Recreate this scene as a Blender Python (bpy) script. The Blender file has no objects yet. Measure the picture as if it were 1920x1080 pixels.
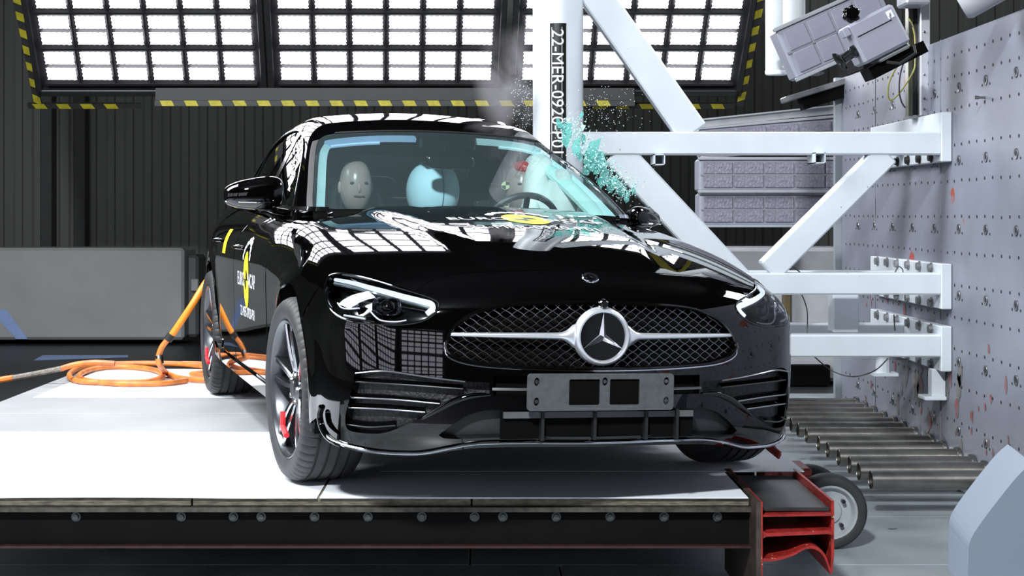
import bpy, math, random
import numpy as np
from mathutils import Vector, Matrix, noise
from mathutils.geometry import delaunay_2d_cdt
random.seed(7); rng=np.random.RandomState(5)
SC=bpy.context.scene; COL=SC.collection
# ------------------------------------------------------------ camera, world, lights, exposure
cam=bpy.data.cameras.new('camera'); co=bpy.data.objects.new('camera',cam); COL.objects.link(co)
co.location=(0,0,1.378); co.rotation_euler=(math.pi/2,0,0)
cam.lens=2932*36/1920; cam.sensor_width=36; cam.shift_x=48.4/1920; cam.shift_y=-140.5/1920
cam.clip_end=80; SC.camera=co
SC.view_settings.view_transform='Standard'; SC.view_settings.look='None'
SC.view_settings.exposure=0.0; SC.view_settings.gamma=1; SC.view_settings.use_curve_mapping=False
w=bpy.data.worlds.new('dark_hall'); SC.world=w; w.use_nodes=True
w.node_tree.nodes['Background'].inputs[0].default_value=(.55,.6,.75,1)
w.node_tree.nodes['Background'].inputs[1].default_value=.012
def area(name,loc,target,sx,sy,power,col=(1,1,1)):
    l=bpy.data.lights.new(name,'AREA'); l.shape='RECTANGLE'; l.size=sx; l.size_y=sy; l.energy=power; l.color=col
    o=bpy.data.objects.new(name,l); COL.objects.link(o); o.location=loc
    o.rotation_euler=(Vector(target)-Vector(loc)).to_track_quat('-Z','Y').to_euler()
    return o
area('ceiling_floodlight_left',(-4.4,6.6,5.2),(-.9,6.6,.4),2.6,3.6,880,(.93,.97,1))
area('added_front_fill',(-1.2,-.6,5.6),(0,7.0,.9),.5,.4,900,(.93,.97,1))  # unseen fill lamp, added high in front to brighten cabin and deck
area('ceiling_floodlight_right',(5.6,8.6,5.6),(1.4,7.4,.2),2.0,1.6,260,(.93,.96,1))
BANK_E=9.0
# ------------------------------------------------------------ materials
MATS={}
def mat(name,base=(.5,.5,.5),rough=.5,metal=0.,vary=0.,scale=8.,bump=0.,coat=0.,spec=.5,emit=None,es=1.,vary2=None,detail=4,stretch=None,dirt=None):
    if name in MATS: return MATS[name]
    m=bpy.data.materials.new(name); m.use_nodes=True; nt=m.node_tree; N=nt.nodes; L=nt.links
    b=N['Principled BSDF']; b.inputs['Base Color'].default_value=(*base,1); b.inputs['Roughness'].default_value=rough
    b.inputs['Metallic'].default_value=metal; b.inputs['Coat Weight'].default_value=coat; b.inputs['Coat Roughness'].default_value=.02
    b.inputs['Specular IOR Level'].default_value=spec
    if emit: b.inputs['Emission Color'].default_value=(*emit,1); b.inputs['Emission Strength'].default_value=es
    if vary or bump or dirt:
        tc=N.new('ShaderNodeTexCoord'); mp=N.new('ShaderNodeMapping'); L.new(tc.outputs['Object'],mp.inputs[0])
        if stretch: mp.inputs['Scale'].default_value=stretch
        nz=N.new('ShaderNodeTexNoise'); nz.inputs['Scale'].default_value=scale; nz.inputs['Detail'].default_value=detail
        L.new(mp.outputs[0],nz.inputs['Vector'])
        if vary:
            mx=N.new('ShaderNodeMix'); mx.data_type='RGBA'
            rp=N.new('ShaderNodeMapRange'); rp.inputs[1].default_value=.35; rp.inputs[2].default_value=.68
            L.new(nz.outputs['Fac'],rp.inputs[0]); L.new(rp.outputs[0],mx.inputs[0])
            c2=vary2 or tuple(c*(1-vary) for c in base)
            mx.inputs[6].default_value=(*base,1); mx.inputs[7].default_value=(*c2,1)
            out=mx.outputs[2]
            if dirt:
                n2=N.new('ShaderNodeTexNoise'); n2.inputs['Scale'].default_value=dirt[1]; n2.inputs['Detail'].default_value=6
                L.new(tc.outputs['Object'],n2.inputs['Vector'])
                r2=N.new('ShaderNodeMapRange'); r2.inputs[1].default_value=dirt[2]; r2.inputs[2].default_value=dirt[2]+.02
                L.new(n2.outputs['Fac'],r2.inputs[0])
                m2=N.new('ShaderNodeMix'); m2.data_type='RGBA'; L.new(r2.outputs[0],m2.inputs[0]); L.new(out,m2.inputs[6])
                m2.inputs[7].default_value=(*dirt[0],1); out=m2.outputs[2]
            L.new(out,b.inputs['Base Color'])
        if bump:
            bp=N.new('ShaderNodeBump'); bp.inputs['Strength'].default_value=bump; bp.inputs['Distance'].default_value=.01
            L.new(nz.outputs['Fac'],bp.inputs['Height']); L.new(bp.outputs[0],b.inputs['Normal'])
    MATS[name]=m; return m
def emis(name,col,s):
    if name in MATS: return MATS[name]
    m=bpy.data.materials.new(name); m.use_nodes=True; nt=m.node_tree; nt.nodes.clear()
    e=nt.nodes.new('ShaderNodeEmission'); e.inputs[0].default_value=(*col,1); e.inputs[1].default_value=s
    o=nt.nodes.new('ShaderNodeOutputMaterial'); nt.links.new(e.outputs[0],o.inputs[0]); MATS[name]=m; return m
def glass(name,tint,ior=1.45,haze=0.,rough=.0,hcol=(.7,.8,.8)):
    if name in MATS: return MATS[name]
    m=bpy.data.materials.new(name); m.use_nodes=True; nt=m.node_tree; N=nt.nodes; L=nt.links; N.clear()
    t=N.new('ShaderNodeBsdfTransparent'); t.inputs[0].default_value=(*tint,1)
    g=N.new('ShaderNodeBsdfGlossy'); g.inputs['Roughness'].default_value=rough
    f=N.new('ShaderNodeFresnel'); f.inputs[0].default_value=ior
    mx=N.new('ShaderNodeMixShader'); L.new(f.outputs[0],mx.inputs[0])
    first=t.outputs[0]
    if haze:
        d=N.new('ShaderNodeBsdfDiffuse'); d.inputs[0].default_value=(*hcol,1)
        h=N.new('ShaderNodeMixShader'); h.inputs[0].default_value=haze; L.new(t.outputs[0],h.inputs[1]); L.new(d.outputs[0],h.inputs[2]); first=h.outputs[0]
    L.new(first,mx.inputs[1]); L.new(g.outputs[0],mx.inputs[2])
    o=N.new('ShaderNodeOutputMaterial'); L.new(mx.outputs[0],o.inputs[0]); MATS[name]=m; return m
PAINT=mat('black_gloss_paint',(.0008,.0008,.0009),.03,coat=.25,spec=.55,vary=.2,scale=2)
GBLACK=mat('gloss_black_plastic',(.002,.002,.002),.08,vary=.2,scale=3,spec=.6)
MBLACK=mat('matte_black_plastic',(.007,.007,.0075),.55,vary=.3,scale=30)
VOID=mat('dark_cavity',(.0015,.0015,.0015),.9,vary=.2,spec=.1)
CHROME=mat('chrome',(.82,.84,.88),.07,1.,vary=.06,scale=4)
DCHROME=mat('dark_chrome_wire',(.26,.26,.27),.25,1.,vary=.2,scale=20)
RUBBER=mat('tyre_rubber',(.028,.028,.030),.62,vary=.35,scale=14,bump=.05)
ALU=mat('machined_alloy',(.62,.64,.68),.16,1.,vary=.1,scale=8)
DALU=mat('dark_alloy',(.06,.062,.068),.25,.8,vary=.2,scale=8)
WHITEP=mat('white_painted_steel',(.66,.71,.76),.34,vary=.10,scale=3,dirt=((.30,.32,.34),38,.74))
WHITE=mat('white_sheet',(.84,.88,.93),.55,vary=.05,scale=5,dirt=((.45,.48,.50),26,.76))
STEEL=mat('brushed_steel',(.34,.34,.33),.28,1.,vary=.35,scale=6,stretch=(1,8,8))
RED=mat('red_paint',(.36,.022,.018),.4,vary=.5,scale=30,dirt=((.55,.35,.20),60,.66))
YEL=mat('yellow_film',(.86,.80,.03),.4,vary=.05)
WTXT=mat('white_film',(.85,.87,.92),.4,vary=.03)
BTXT=mat('black_film',(.006,.006,.006),.3,vary=.1)
# ------------------------------------------------------------ object helpers
def obj(name,V,F,m,parent=None,smooth=False,normals=None,loc=None):
    me=bpy.data.meshes.new(name); me.from_pydata([tuple(map(float,v)) for v in V],[],[tuple(map(int,f)) for f in F])
    if isinstance(m,(list,tuple)):
        for q in m: me.materials.append(q)
    else: me.materials.append(m)
    if smooth or normals is not None: me.polygons.foreach_set('use_smooth',[True]*len(me.polygons))
    me.update()
    if normals is not None: me.normals_split_custom_set_from_vertices([tuple(map(float,n)) for n in normals])
    o=bpy.data.objects.new(name,me); COL.objects.link(o)
    if parent is not None: o.parent=parent
    if loc is not None: o.location=loc
    return o
def inst(name,me,parent=None,loc=(0,0,0),rot=(0,0,0),scale=(1,1,1)):
    o=bpy.data.objects.new(name,me); COL.objects.link(o); o.parent=parent; o.location=loc; o.rotation_euler=rot; o.scale=scale; return o
def empty(name,loc=(0,0,0),rz=0,rot=None):
    o=bpy.data.objects.new(name,None); COL.objects.link(o); o.location=loc; o.rotation_euler=rot or (0,0,rz); o.empty_display_size=.1; return o
def tag(o,label=None,cat=None,group=None,kind=None):
    if label: o['label']=label
    if cat: o['category']=cat
    if group: o['group']=group
    if kind: o['kind']=kind
    return o
class MB:
    def __init__(s): s.V=[]; s.F=[]
    def add(s,V,F):
        n=len(s.V); s.V+= [tuple(v) for v in V]; s.F+=[tuple(i+n for i in f) for f in F]; return s
    def box(s,a,b,M=None,bev=0.):
        x0,y0,z0=a; x1,y1,z1=b
        if bev:
            V=[];F=[];e=bev
            # chamfered box: 24 verts
            idx={}
            for sx in (0,1):
                for sy in (0,1):
                    for sz in (0,1):
                        X=(x0,x1)[sx];Y=(y0,y1)[sy];Z=(z0,z1)[sz];dx=e*(1-2*sx);dy=e*(1-2*sy);dz=e*(1-2*sz)
                        for k,q in enumerate(((X,Y+dy,Z+dz),(X+dx,Y,Z+dz),(X+dx,Y+dy,Z))):
                            idx[sx,sy,sz,k]=len(V);V.append(q)
            I=idx
            for k,(a_,b_) in enumerate(((1,2),(0,2),(0,1))):
                for sgn in (0,1):
                    def key(p,q):
                        t=[0,0,0];t[k]=sgn;t[a_]=p;t[b_]=q;return I[t[0],t[1],t[2],k]
                    F.append((key(0,0),key(1,0),key(1,1),key(0,1)))
            for k in range(3):
                o1,o2=[j for j in range(3) if j!=k]
                for p in (0,1):
                    for q in (0,1):
                        t0=[0,0,0];t0[o1]=p;t0[o2]=q;t1=list(t0);t1[k]=1
                        F.append((I[(*t0,o1)],I[(*t0,o2)],I[(*t1,o2)],I[(*t1,o1)]))
            for sx in (0,1):
                for sy in (0,1):
                    for sz in (0,1): F.append((I[sx,sy,sz,0],I[sx,sy,sz,1],I[sx,sy,sz,2]))
        else:
            V=[(x,y,z) for x in (x0,x1) for y in (y0,y1) for z in (z0,z1)]
            F=[(0,1,3,2),(4,6,7,5),(0,4,5,1),(2,3,7,6),(0,2,6,4),(1,5,7,3)]
        if M is not None: V=[tuple(M@Vector(v)) for v in V]
        return s.add(V,F)
    def tube(s,pts,r,n=8,cap=True,closed=False,flat=None):
        P=[Vector(p) for p in pts]; m=len(P); rs=r if hasattr(r,'__len__') else [r]*m; V=[];F=[];up=None
        for i,p in enumerate(P):
            if closed: t=(P[(i+1)%m]-P[i-1])
            else: t=(P[min(i+1,m-1)]-P[max(i-1,0)])
            t.normalize()
            if up is None: up=Vector((0,0,1)) if abs(t.z)<.9 else Vector((1,0,0))
            u=(up-t*up.dot(t)).normalized(); up=u; v=t.cross(u)
            for k in range(n):
                a=2*math.pi*k/n+math.pi/n; q=p+(u*math.cos(a)*(flat or 1)+v*math.sin(a))*rs[i]; V.append(tuple(q))
        for i in range(m if closed else m-1):
            j=(i+1)%m
            for k in range(n): F.append((i*n+k,i*n+(k+1)%n,j*n+(k+1)%n,j*n+k))
        if cap and not closed: F.append(tuple(range(n))[::-1]); F.append(tuple((m-1)*n+k for k in range(n)))
        return s.add(V,F)
    def lathe(s,prof,n=32,M=None,closed=False):   # prof (radius, height) about z
        V=[];F=[];m=len(prof)
        for i in range(n):
            a=2*math.pi*i/n
            for r,h in prof: V.append((r*math.cos(a),r*math.sin(a),h))
        for i in range(n):
            j=(i+1)%n
            for k in range(m if closed else m-1):
                l=(k+1)%m; F.append((i*m+k,j*m+k,j*m+l,i*m+l))
        if M is not None: V=[tuple(M@Vector(v)) for v in V]
        return s.add(V,F)
    def grid(s,G):    # G[i][j] points
        n=len(G);m=len(G[0]);V=[tuple(p) for r in G for p in r]
        return s.add(V,[(i*m+j,(i+1)*m+j,(i+1)*m+j+1,i*m+j+1) for i in range(n-1) for j in range(m-1)])
    def build(s,name,m,parent=None,smooth=False,loc=None,fix=True):
        o=obj(name,s.V,s.F,m,parent,smooth,loc=loc)
        if fix:
            import bmesh
            b=bmesh.new(); b.from_mesh(o.data); bmesh.ops.recalc_face_normals(b,faces=b.faces); b.to_mesh(o.data); b.free()
        if smooth=='auto' or smooth:
            try:
                o.data.set_sharp_from_angle(angle=math.radians(40))
            except Exception: pass
        return o
def cr(pts,n=6,closed=False):
    P=[np.array(p,float) for p in pts];m=len(P);out=[]
    for i in range(m if closed else m-1):
        if closed: a,b,c,d=P[i-1],P[i],P[(i+1)%m],P[(i+2)%m]
        else: a,b,c,d=P[max(i-1,0)],P[i],P[i+1],P[min(i+2,m-1)]
        for k in range(n):
            t=k/n; out.append(.5*((2*b)+(c-a)*t+(2*a-5*b+4*c-d)*t*t+(3*b-3*c+d-a)*t**3))
    if not closed: out.append(P[-1])
    return np.array(out)
def inside(poly,P):
    poly=np.asarray(poly);x,y=P[:,0],P[:,1];r=np.zeros(len(P),bool);n=len(poly)
    for i in range(n):
        x0,y0=poly[i];x1,y1=poly[i-1]
        c=((y0>y)!=(y1>y))&(x<(x1-x0)*(y-y0)/((y1-y0) if y1!=y0 else 1e-12)+x0); r^=c
    return r
def cdt(outer,holes=(),pitch=.02,py=None):
    py=py or pitch; loops=[np.asarray(outer,float)]+[np.asarray(h,float) for h in holes]
    V=[];E=[]
    for lp in loops:
        n0=len(V);V+=[tuple(p) for p in lp];k=len(lp);E+=[(n0+i,n0+(i+1)%k) for i in range(k)]
    lo=loops[0].min(0);hi=loops[0].max(0)
    gx=np.arange(lo[0]+pitch*.5,hi[0],pitch);gy=np.arange(lo[1]+py*.5,hi[1],py)
    if len(gx) and len(gy):
        G=np.stack(np.meshgrid(gx,gy,indexing='ij'),-1).reshape(-1,2)
        ok=inside(loops[0],G)
        for h in loops[1:]: ok&=~inside(h,G)
        sc=np.array([1/pitch,1/py]);B=np.concatenate(loops)*sc;G=G[ok]
        if len(G):
            d=np.min(((G[:,None]*sc-B[None])**2).sum(-1),1);G=G[d>.2]
        V+=[tuple(p) for p in G]
    vo,_,fo,_,_,_=delaunay_2d_cdt([Vector(v) for v in V],E,[],0,1e-7)
    vo=np.array([tuple(v) for v in vo]);fo=np.array([f for f in fo if len(f)==3])
    c=vo[fo].mean(1);ok=inside(loops[0],c)
    for h in loops[1:]: ok&=~inside(h,c)
    return vo,fo[ok]
def densify(lp,d):
    out=[];lp=np.asarray(lp,float);n=len(lp)
    for i in range(n):
        a,b=lp[i],lp[(i+1)%n];k=max(1,int(np.ceil(np.linalg.norm(b-a)/d)))
        for j in range(k): out.append(a+(b-a)*j/k)
    return np.array(out)
def text_mesh(s,size=1.,align='CENTER'):
    c=bpy.data.curves.new('t','FONT'); c.body=s; c.size=size; c.align_x=align; c.align_y='CENTER'; c.resolution_u=3
    o=bpy.data.objects.new('t',c); COL.objects.link(o); bpy.context.view_layer.update()
    me=bpy.data.meshes.new_from_object(o.evaluated_get(bpy.context.evaluated_depsgraph_get()))
    V=np.array([tuple(v.co) for v in me.vertices]);F=[tuple(p.vertices) for p in me.polygons]
    bpy.data.objects.remove(o);bpy.data.meshes.remove(me); return V,F
# ---- car body surface, car-local metres: x to the car's left, y rearward from front axle, z up
F_,CX,CY=2932.,911.6,399.5
CAR_X,CAR_Y,CAR_Z,YAW=.142,5.972,.40,.2733
ROLL=math.radians(1.4)
def spl(xs,ys):
    xs=np.array(xs,float);ys=np.array(ys,float);n=len(xs)
    h=np.diff(xs);A=np.zeros((n,n));b=np.zeros(n);A[0,0]=A[-1,-1]=1
    for i in range(1,n-1):
        A[i,i-1]=h[i-1];A[i,i]=2*(h[i-1]+h[i]);A[i,i+1]=h[i]
        b[i]=6*((ys[i+1]-ys[i])/h[i]-(ys[i]-ys[i-1])/h[i-1])
    M=np.linalg.solve(A,b)
    def f(x):
        x=np.asarray(x,float);xc=np.clip(x,xs[0],xs[-1])
        i=np.clip(np.searchsorted(xs,xc)-1,0,n-2);d=h[i];a=xs[i+1]-xc;c=xc-xs[i]
        v=M[i]*a**3/(6*d)+M[i+1]*c**3/(6*d)+(ys[i]/d-M[i]*d/6)*a+(ys[i+1]/d-M[i+1]*d/6)*c
        s0=(ys[1]-ys[0])/h[0]-h[0]*M[1]/6;s1=(ys[-1]-ys[-2])/h[-1]+h[-1]*M[-2]/6
        return v+np.where(x<xs[0],(x-xs[0])*s0,0)+np.where(x>xs[-1],(x-xs[-1])*s1,0)
    return f
def smax(a,b,k):
    h=np.clip(.5+.5*(a-b)/k,0,1);return b*(1-h)+a*h+k*h*(1-h)
def ss(a,b,x):
    t=np.clip((x-a)/(b-a),0,1);return t*t*(3-2*t)
Wy=spl([-1.0,-.6,-.3,0,.5,1.4,2.6,3.2,3.6,4.0],[.80,.865,.895,.905,.905,.91,.91,.89,.85,.78])
Dz=spl([.1,.2,.32,.45,.6,.72,.82,.92,1.0,1.1],[-.05,-.032,-.018,-.012,-.004,0,-.008,-.035,-.075,-.13])
zc=spl([-.95,-.86,-.79,-.70,-.5,-.2,.2,.6,1.0,2.0,3.0,3.4,3.9],[.60,.685,.735,.775,.832,.888,.940,.985,1.0,1.05,1.08,1.09,1.05])
dr=spl([-.9,-.4,0,.5,.9,2,3.9],[.135,.115,.088,.075,.07,.08,.08])
yn=spl([.15,.22,.32,.42,.50,.58,.66,.72,.80],[-.812,-.848,-.866,-.869,-.862,-.850,-.828,-.80,-.75])
yr=spl([.2,.4,.6,.8,1.0,1.1],[3.80,3.88,3.90,3.89,3.86,3.83])
def Gtop(x,y):
    ax=np.abs(x)
    xr=.30+.20*np.clip((y+.7)/1.3,0,1)      # bonnet power dome edge
    bulge=.020*(1-ss(xr-.05,xr+.05,ax))*ss(-.75,-.3,y)
    return zc(y)-dr(y)*(ax/.8)**2.6+bulge
def phi_body(P):
    x,y,z=P[...,0],P[...,1],P[...,2];ax=np.abs(x)
    ra=np.hypot(y,z-.335);rb=np.hypot(y-2.865,z-.335)
    fl=.014*np.exp(-((ra-.37)/.05)**2)+.014*np.exp(-((rb-.37)/.05)**2)
    side=(ax-(Wy(y)+Dz(z)+fl))
    top=(z-Gtop(x,y))/1.02
    front=(yn(z)+.20*ax**2+.20*ax**4-y)/1.06
    rear=(y-(yr(z)-.15*ax**2-.2*ax**4))
    a=smax(front,top,.07)
    a=smax(a,rear,.08)
    return smax(a,side,.16)
def yw(x,z): return .60+1.92*(z-.985)+.5*(z-.985)**2+.36*x*x
zroof=spl([1.0,1.3,1.45,1.7,2.0,2.4,2.8,3.1],[1.30,1.375,1.410,1.452,1.478,1.465,1.41,1.32])
def Ws(y,z): return .795-.40*(z-.95)-.12*(z-.95)**2-.05*((y-1.9)/1.3)**2
def phi_gh(P):
    x,y,z=P[...,0],P[...,1],P[...,2];ax=np.abs(x)
    side=(ax-Ws(y,z))/1.08
    ws=(yw(x,z)-y)/2.3
    roof=z-(zroof(y)-.15*x*x)
    back=(y-(3.45-1.75*(z-1.05)-.2*x*x))/2.0
    a=smax(ws,roof,.025);a=smax(a,back,.06)
    return smax(a,side,.09)
def roll(P):
    P=np.asarray(P,float);c,s=math.cos(ROLL),math.sin(ROLL)
    x,y,z=P[...,0],P[...,1],P[...,2]-.3
    return np.stack([x*c+z*s,y,.3+z*c-x*s],-1)
def unroll(P):
    c,s=math.cos(ROLL),math.sin(ROLL)
    x,y,z=P[...,0],P[...,1],P[...,2]-.3
    return np.stack([x*c-z*s,y,.3+z*c+x*s],-1)
def to_world(P):
    P=np.asarray(P,float);c,s=math.cos(YAW),math.sin(YAW);x,y,z=P[...,0],P[...,1],P[...,2]
    return np.stack([CAR_X+x*c-y*s,CAR_Y+x*s+y*c,CAR_Z+z],-1)
def to_local(P):
    c,s=math.cos(YAW),math.sin(YAW);x,y,z=P[...,0]-CAR_X,P[...,1]-CAR_Y,P[...,2]-CAR_Z
    return np.stack([x*c+y*s,-x*s+y*c,z],-1)
def proj(P):
    w=to_world(roll(P));return CX+F_*w[...,0]/w[...,1],CY-F_*(w[...,2]-1.378)/w[...,1]
def pix(pts,phi,off=0.):
    pts=np.asarray(pts,float)
    d=np.stack([(pts[:,0]-CX)/F_,np.ones(len(pts)),-(pts[:,1]-CY)/F_],-1)
    def f(t): return phi(unroll(to_local(np.array([0,0,1.378])+d*t[:,None])))-off
    ts=np.linspace(4.6,8.6,420);V=np.stack([f(np.full(len(pts),t)) for t in ts],0)
    neg=V<0;i=np.argmax(neg,0);miss=~neg.any(0)
    i=np.where(miss,np.argmin(V,0),i)
    a=ts[np.maximum(i-1,0)];b=ts[i]
    for _ in range(30):
        m=(a+b)/2;v=f(m)<0;b=np.where(v,m,b);a=np.where(v,a,m)
    P=unroll(to_local(np.array([0,0,1.378])+d*b[:,None]))
    return P
# ------------------------------------------------------------ the car
def dent(P):
    P=np.array(P,float);x,y=P[...,0],P[...,1];dy=np.abs(y-1.754)
    xc=.575+.36*(1-np.exp(-(dy/.42)**2))
    xn=np.where(x>.4,.4+(x-.4)*(np.minimum(xc,.935)-.4)/.535,x)
    w_=np.exp(-((y-1.754)/.30)**2)*np.clip((x-.25)/.35,0,1)*np.clip((P[...,2]-1.2)/.1,0,1)
    P[...,0]=xn; P[...,2]=P[...,2]+.022*w_*np.sin((y-1.4)*16)
    return P
def bake(P): return roll(dent(P))
def rays(uv,pr,side=-1):
    u,v=uv[:,0],uv[:,1];z0=np.zeros_like(u)
    if pr=='fan': return np.stack([z0,z0+.1,v],-1),np.stack([np.sin(u),-np.cos(u),z0],-1),1.7,.05
    if pr=='fanr': return np.stack([z0,z0+2.9,v],-1),np.stack([np.sin(u),np.cos(u),z0],-1),1.7,.05
    if pr=='top': return np.stack([u,v,z0],-1),np.stack([z0,z0,z0+1],-1),1.7,.2
    if pr=='side': return np.stack([z0,u,v],-1),np.stack([z0+side,z0,z0],-1),1.15,.1
    if pr=='front': return np.stack([u,z0+1.2,v],-1),np.stack([z0,z0-1,z0],-1),2.4,.1
def onsurf(uv,pr,phi,off=0.,side=-1):
    uv=np.asarray(uv,float);O,D,s1,s0=rays(uv,pr,side);S=np.linspace(s1,s0,110)
    V=np.stack([phi(O+D*s) for s in S],0)-off;neg=V<0;i=np.argmax(neg,0);miss=~neg.any(0)
    i=np.where(miss,np.argmin(V,0),i);a=S[np.maximum(i-1,0)];b=S[i]
    for _ in range(26):
        m=(a+b)/2;q=(phi(O+D*m[:,None])-off)<0;b=np.where(q,m,b);a=np.where(q,a,m)
    return O+D*b[:,None]
def grad(P,phi):
    e=1e-4;g=np.stack([phi(P+np.eye(3)[i]*e)-phi(P-np.eye(3)[i]*e) for i in range(3)],-1)
    return g/(np.linalg.norm(g,axis=-1,keepdims=True)+1e-12)
def bake_n(P,N):
    a=np.where(np.abs(N[:,2:3])<.9,np.array([[0,0,1.]]),np.array([[1.,0,0]]))
    t1=np.cross(N,a);t1/=np.linalg.norm(t1,axis=1)[:,None];t2=np.cross(N,t1);e=2e-3
    B=bake(P);n=np.cross(bake(P+t1*e)-bake(P-t1*e),bake(P+t2*e)-bake(P-t2*e));n/=np.linalg.norm(n,axis=1)[:,None]+1e-12
    return B,n
def newton(P,phi,off=0.,it=8):
    P=np.array(P,float)
    for _ in range(it):
        e=1e-4;g=np.stack([(phi(P+np.eye(3)[i]*e)-phi(P-np.eye(3)[i]*e))/(2*e) for i in range(3)],-1)
        P=P-g*((phi(P)-off)/np.maximum((g*g).sum(-1),1e-6))[...,None]
    return P
def par(P,pr):
    P=np.asarray(P)
    if pr=='fan': return np.stack([np.arctan2(P[:,0],.1-P[:,1]),P[:,2]],-1)
    if pr=='top': return P[:,:2].copy()
    if pr=='side': return P[:,1:].copy()
    if pr=='front': return P[:,[0,2]].copy()
def px(pts,pr='fan',phi=phi_body): return par(pix(pts,phi),pr)
def mirr(lp): q=np.array(lp)[::-1].copy();q[:,0]*=-1;return q
def emit_mesh(name,P,N,F,m,parent,mir=False):
    P=P.copy();N=N.copy();F=np.array(F)
    if mir: P[:,0]*=-1;N[:,0]*=-1
    B,n=bake_n(P,N)
    # keep normals on the side of N
    c=(n*(bake(P+N*2e-3)-B)).sum(1);n[c<0]*=-1
    Fv=[]
    for f in F:
        a,b,c_=B[f[0]],B[f[1]],B[f[2]];g=np.cross(b-a,c_-a)
        Fv.append(tuple(f) if (g*n[list(f)].mean(0)).sum()>=0 else tuple(f[::-1]))
    return obj(name,B,Fv,m,parent,normals=n)
def panel(name,pr,outer,holes,phi,m,parent,pitch=.02,off=0.,rim=.010,hrim=None,side=-1,mir=False,py=None,thick=True):
    dd=pitch*.6; loops=[densify(outer,dd)]+[densify(h,dd*.8) for h in holes]
    uv,F=cdt(loops[0],loops[1:],pitch,py)
    P=onsurf(uv,pr,phi,off,side);N=grad(P,phi);F=[tuple(f) for f in F]
    Ps=[P];Ns=[N];n=len(P)
    if thick:
        for k,lp in enumerate(loops):
            r=rim if k==0 else (hrim if hrim is not None else rim)
            T=onsurf(lp,pr,phi,off,side);G=grad(T,phi);t=np.roll(T,-1,0)-np.roll(T,1,0)
            E=np.cross(t,G);E/=np.linalg.norm(E,axis=1)[:,None]+1e-9
            T2=T-G*r; k_=len(T);Ps+=[T,T2];Ns+=[E,E]
            F+=[(n+i,n+(i+1)%k_,n+k_+(i+1)%k_,n+k_+i) for i in range(k_)];n+=2*k_
    P=np.concatenate(Ps);N=np.concatenate(Ns)
    if thick:  # rim faces wind freely; normals from geometry
        return emit_mesh(name,P,N,F,m,parent,mir) if False else _em(name,P,N,F,m,parent,mir)
    return _em(name,P,N,F,m,parent,mir)
def _em(name,P,N,F,m,parent,mir):
    P=P.copy();N=N.copy()
    if mir: P[:,0]*=-1;N[:,0]*=-1
    B,n=bake_n(P,N);c=(n*(bake(P+N*2e-3)-B)).sum(1);n[c<0]*=-1
    Fv=[]
    for f in F:
        g=np.cross(B[f[1]]-B[f[0]],B[f[2]]-B[f[0]])
        Fv.append(tuple(f) if (g*n[list(f)].mean(0)).sum()>=0 else tuple(f[::-1]))
    return obj(name,B,Fv,m,parent,normals=n)
def strip(name,A,C,phi,m,parent,nv=6,off=0.,mir=False,n=60):
    def rs(c):
        c=np.array(c,float);d=np.r_[0,np.cumsum(np.linalg.norm(np.diff(c,axis=0),axis=1))];t=np.linspace(0,d[-1],n)
        return np.stack([np.interp(t,d,c[:,i]) for i in range(3)],-1)
    A,C=rs(A),rs(C);G=np.stack([A+(C-A)*k/nv for k in range(nv+1)],1)
    P=newton(G.reshape(-1,3),phi,off) if phi else G.reshape(-1,3)
    m_=nv+1;F=[(i*m_+j,(i+1)*m_+j,(i+1)*m_+j+1,i*m_+j+1) for i in range(n-1) for j in range(nv)]
    if phi: N=grad(P,phi)
    else:
        G=P.reshape(n,m_,3);N=np.cross(np.gradient(G,axis=0),np.gradient(G,axis=1)).reshape(-1,3)
        N/=np.linalg.norm(N,axis=1)[:,None]+1e-9
        if N[:,2].mean()<0:N=-N
    return _em(name,P,N,F,m,parent,mir)
def tubes(name,curves,r,m,parent,n=6,mir=False,closed=False,flat=None,smooth=True):
    mb=MB()
    for c in curves:
        c=np.array(c,float)
        if mir: c=c*np.array([-1,1,1])
        mb.tube(bake(c),r,n,closed=closed,flat=flat)
    return mb.build(name,m,parent,smooth)
def bmesh_(name,mb,m,parent,mir=False,smooth=False):
    V=np.array(mb.V,float)
    if mir:V=V*np.array([-1,1,1])
    mb.V=[tuple(v) for v in bake(V)];return mb.build(name,m,parent,smooth)
def onpx(pts,phi=phi_body,off=0.,n=6,closed=False): return cr(pix(pts,phi,off),n,closed)

CAR=empty('car',(CAR_X,CAR_Y,CAR_Z),YAW)
tag(CAR,'black glossy saloon car with a silver star grille, rammed sideways against the white steel pole','car')

SATIN=mat('satin_silver',(.86,.88,.93),.30,.7,vary=.04,scale=5)
# --- feature outlines, traced on the right half (x<0) and mirrored
head=cr([(612,528),(618,517),(632,513),(650,514),(693,523),(743,538),(787,551),(812,560),(823,568),(822,580),(808,593),(787,603),(757,608),(727,608),(690,606),(660,602),(632,591),(615,572),(608,548)],3,True)
headL=px(head)
intake=cr([(668,699),(692,692),(719,693),(767,699),(814,707),(872,715),(912,717),(918,719),(918,738),(912,741),(880,745),(852,753),(824,766),(796,781),(767,794),(739,806),(711,813),(670,811),(650,803),(648,777),(656,746),(662,717)],3,True)
inL=px(intake)
grillepx=cr([(821,652),(829,628),(848,606),(872,588),(905,577),(950,571),(1000,569),(1060,568),(1120,567),(1200,570),(1262,575),(1310,586),(1345,604),(1364,628),(1369,650),(1358,668),(1325,680),(1270,685),(1200,689),(1120,691),(1020,690),(940,686),(870,679),(835,668)],3,True)
g3=pix(grillepx,phi_body)
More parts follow.
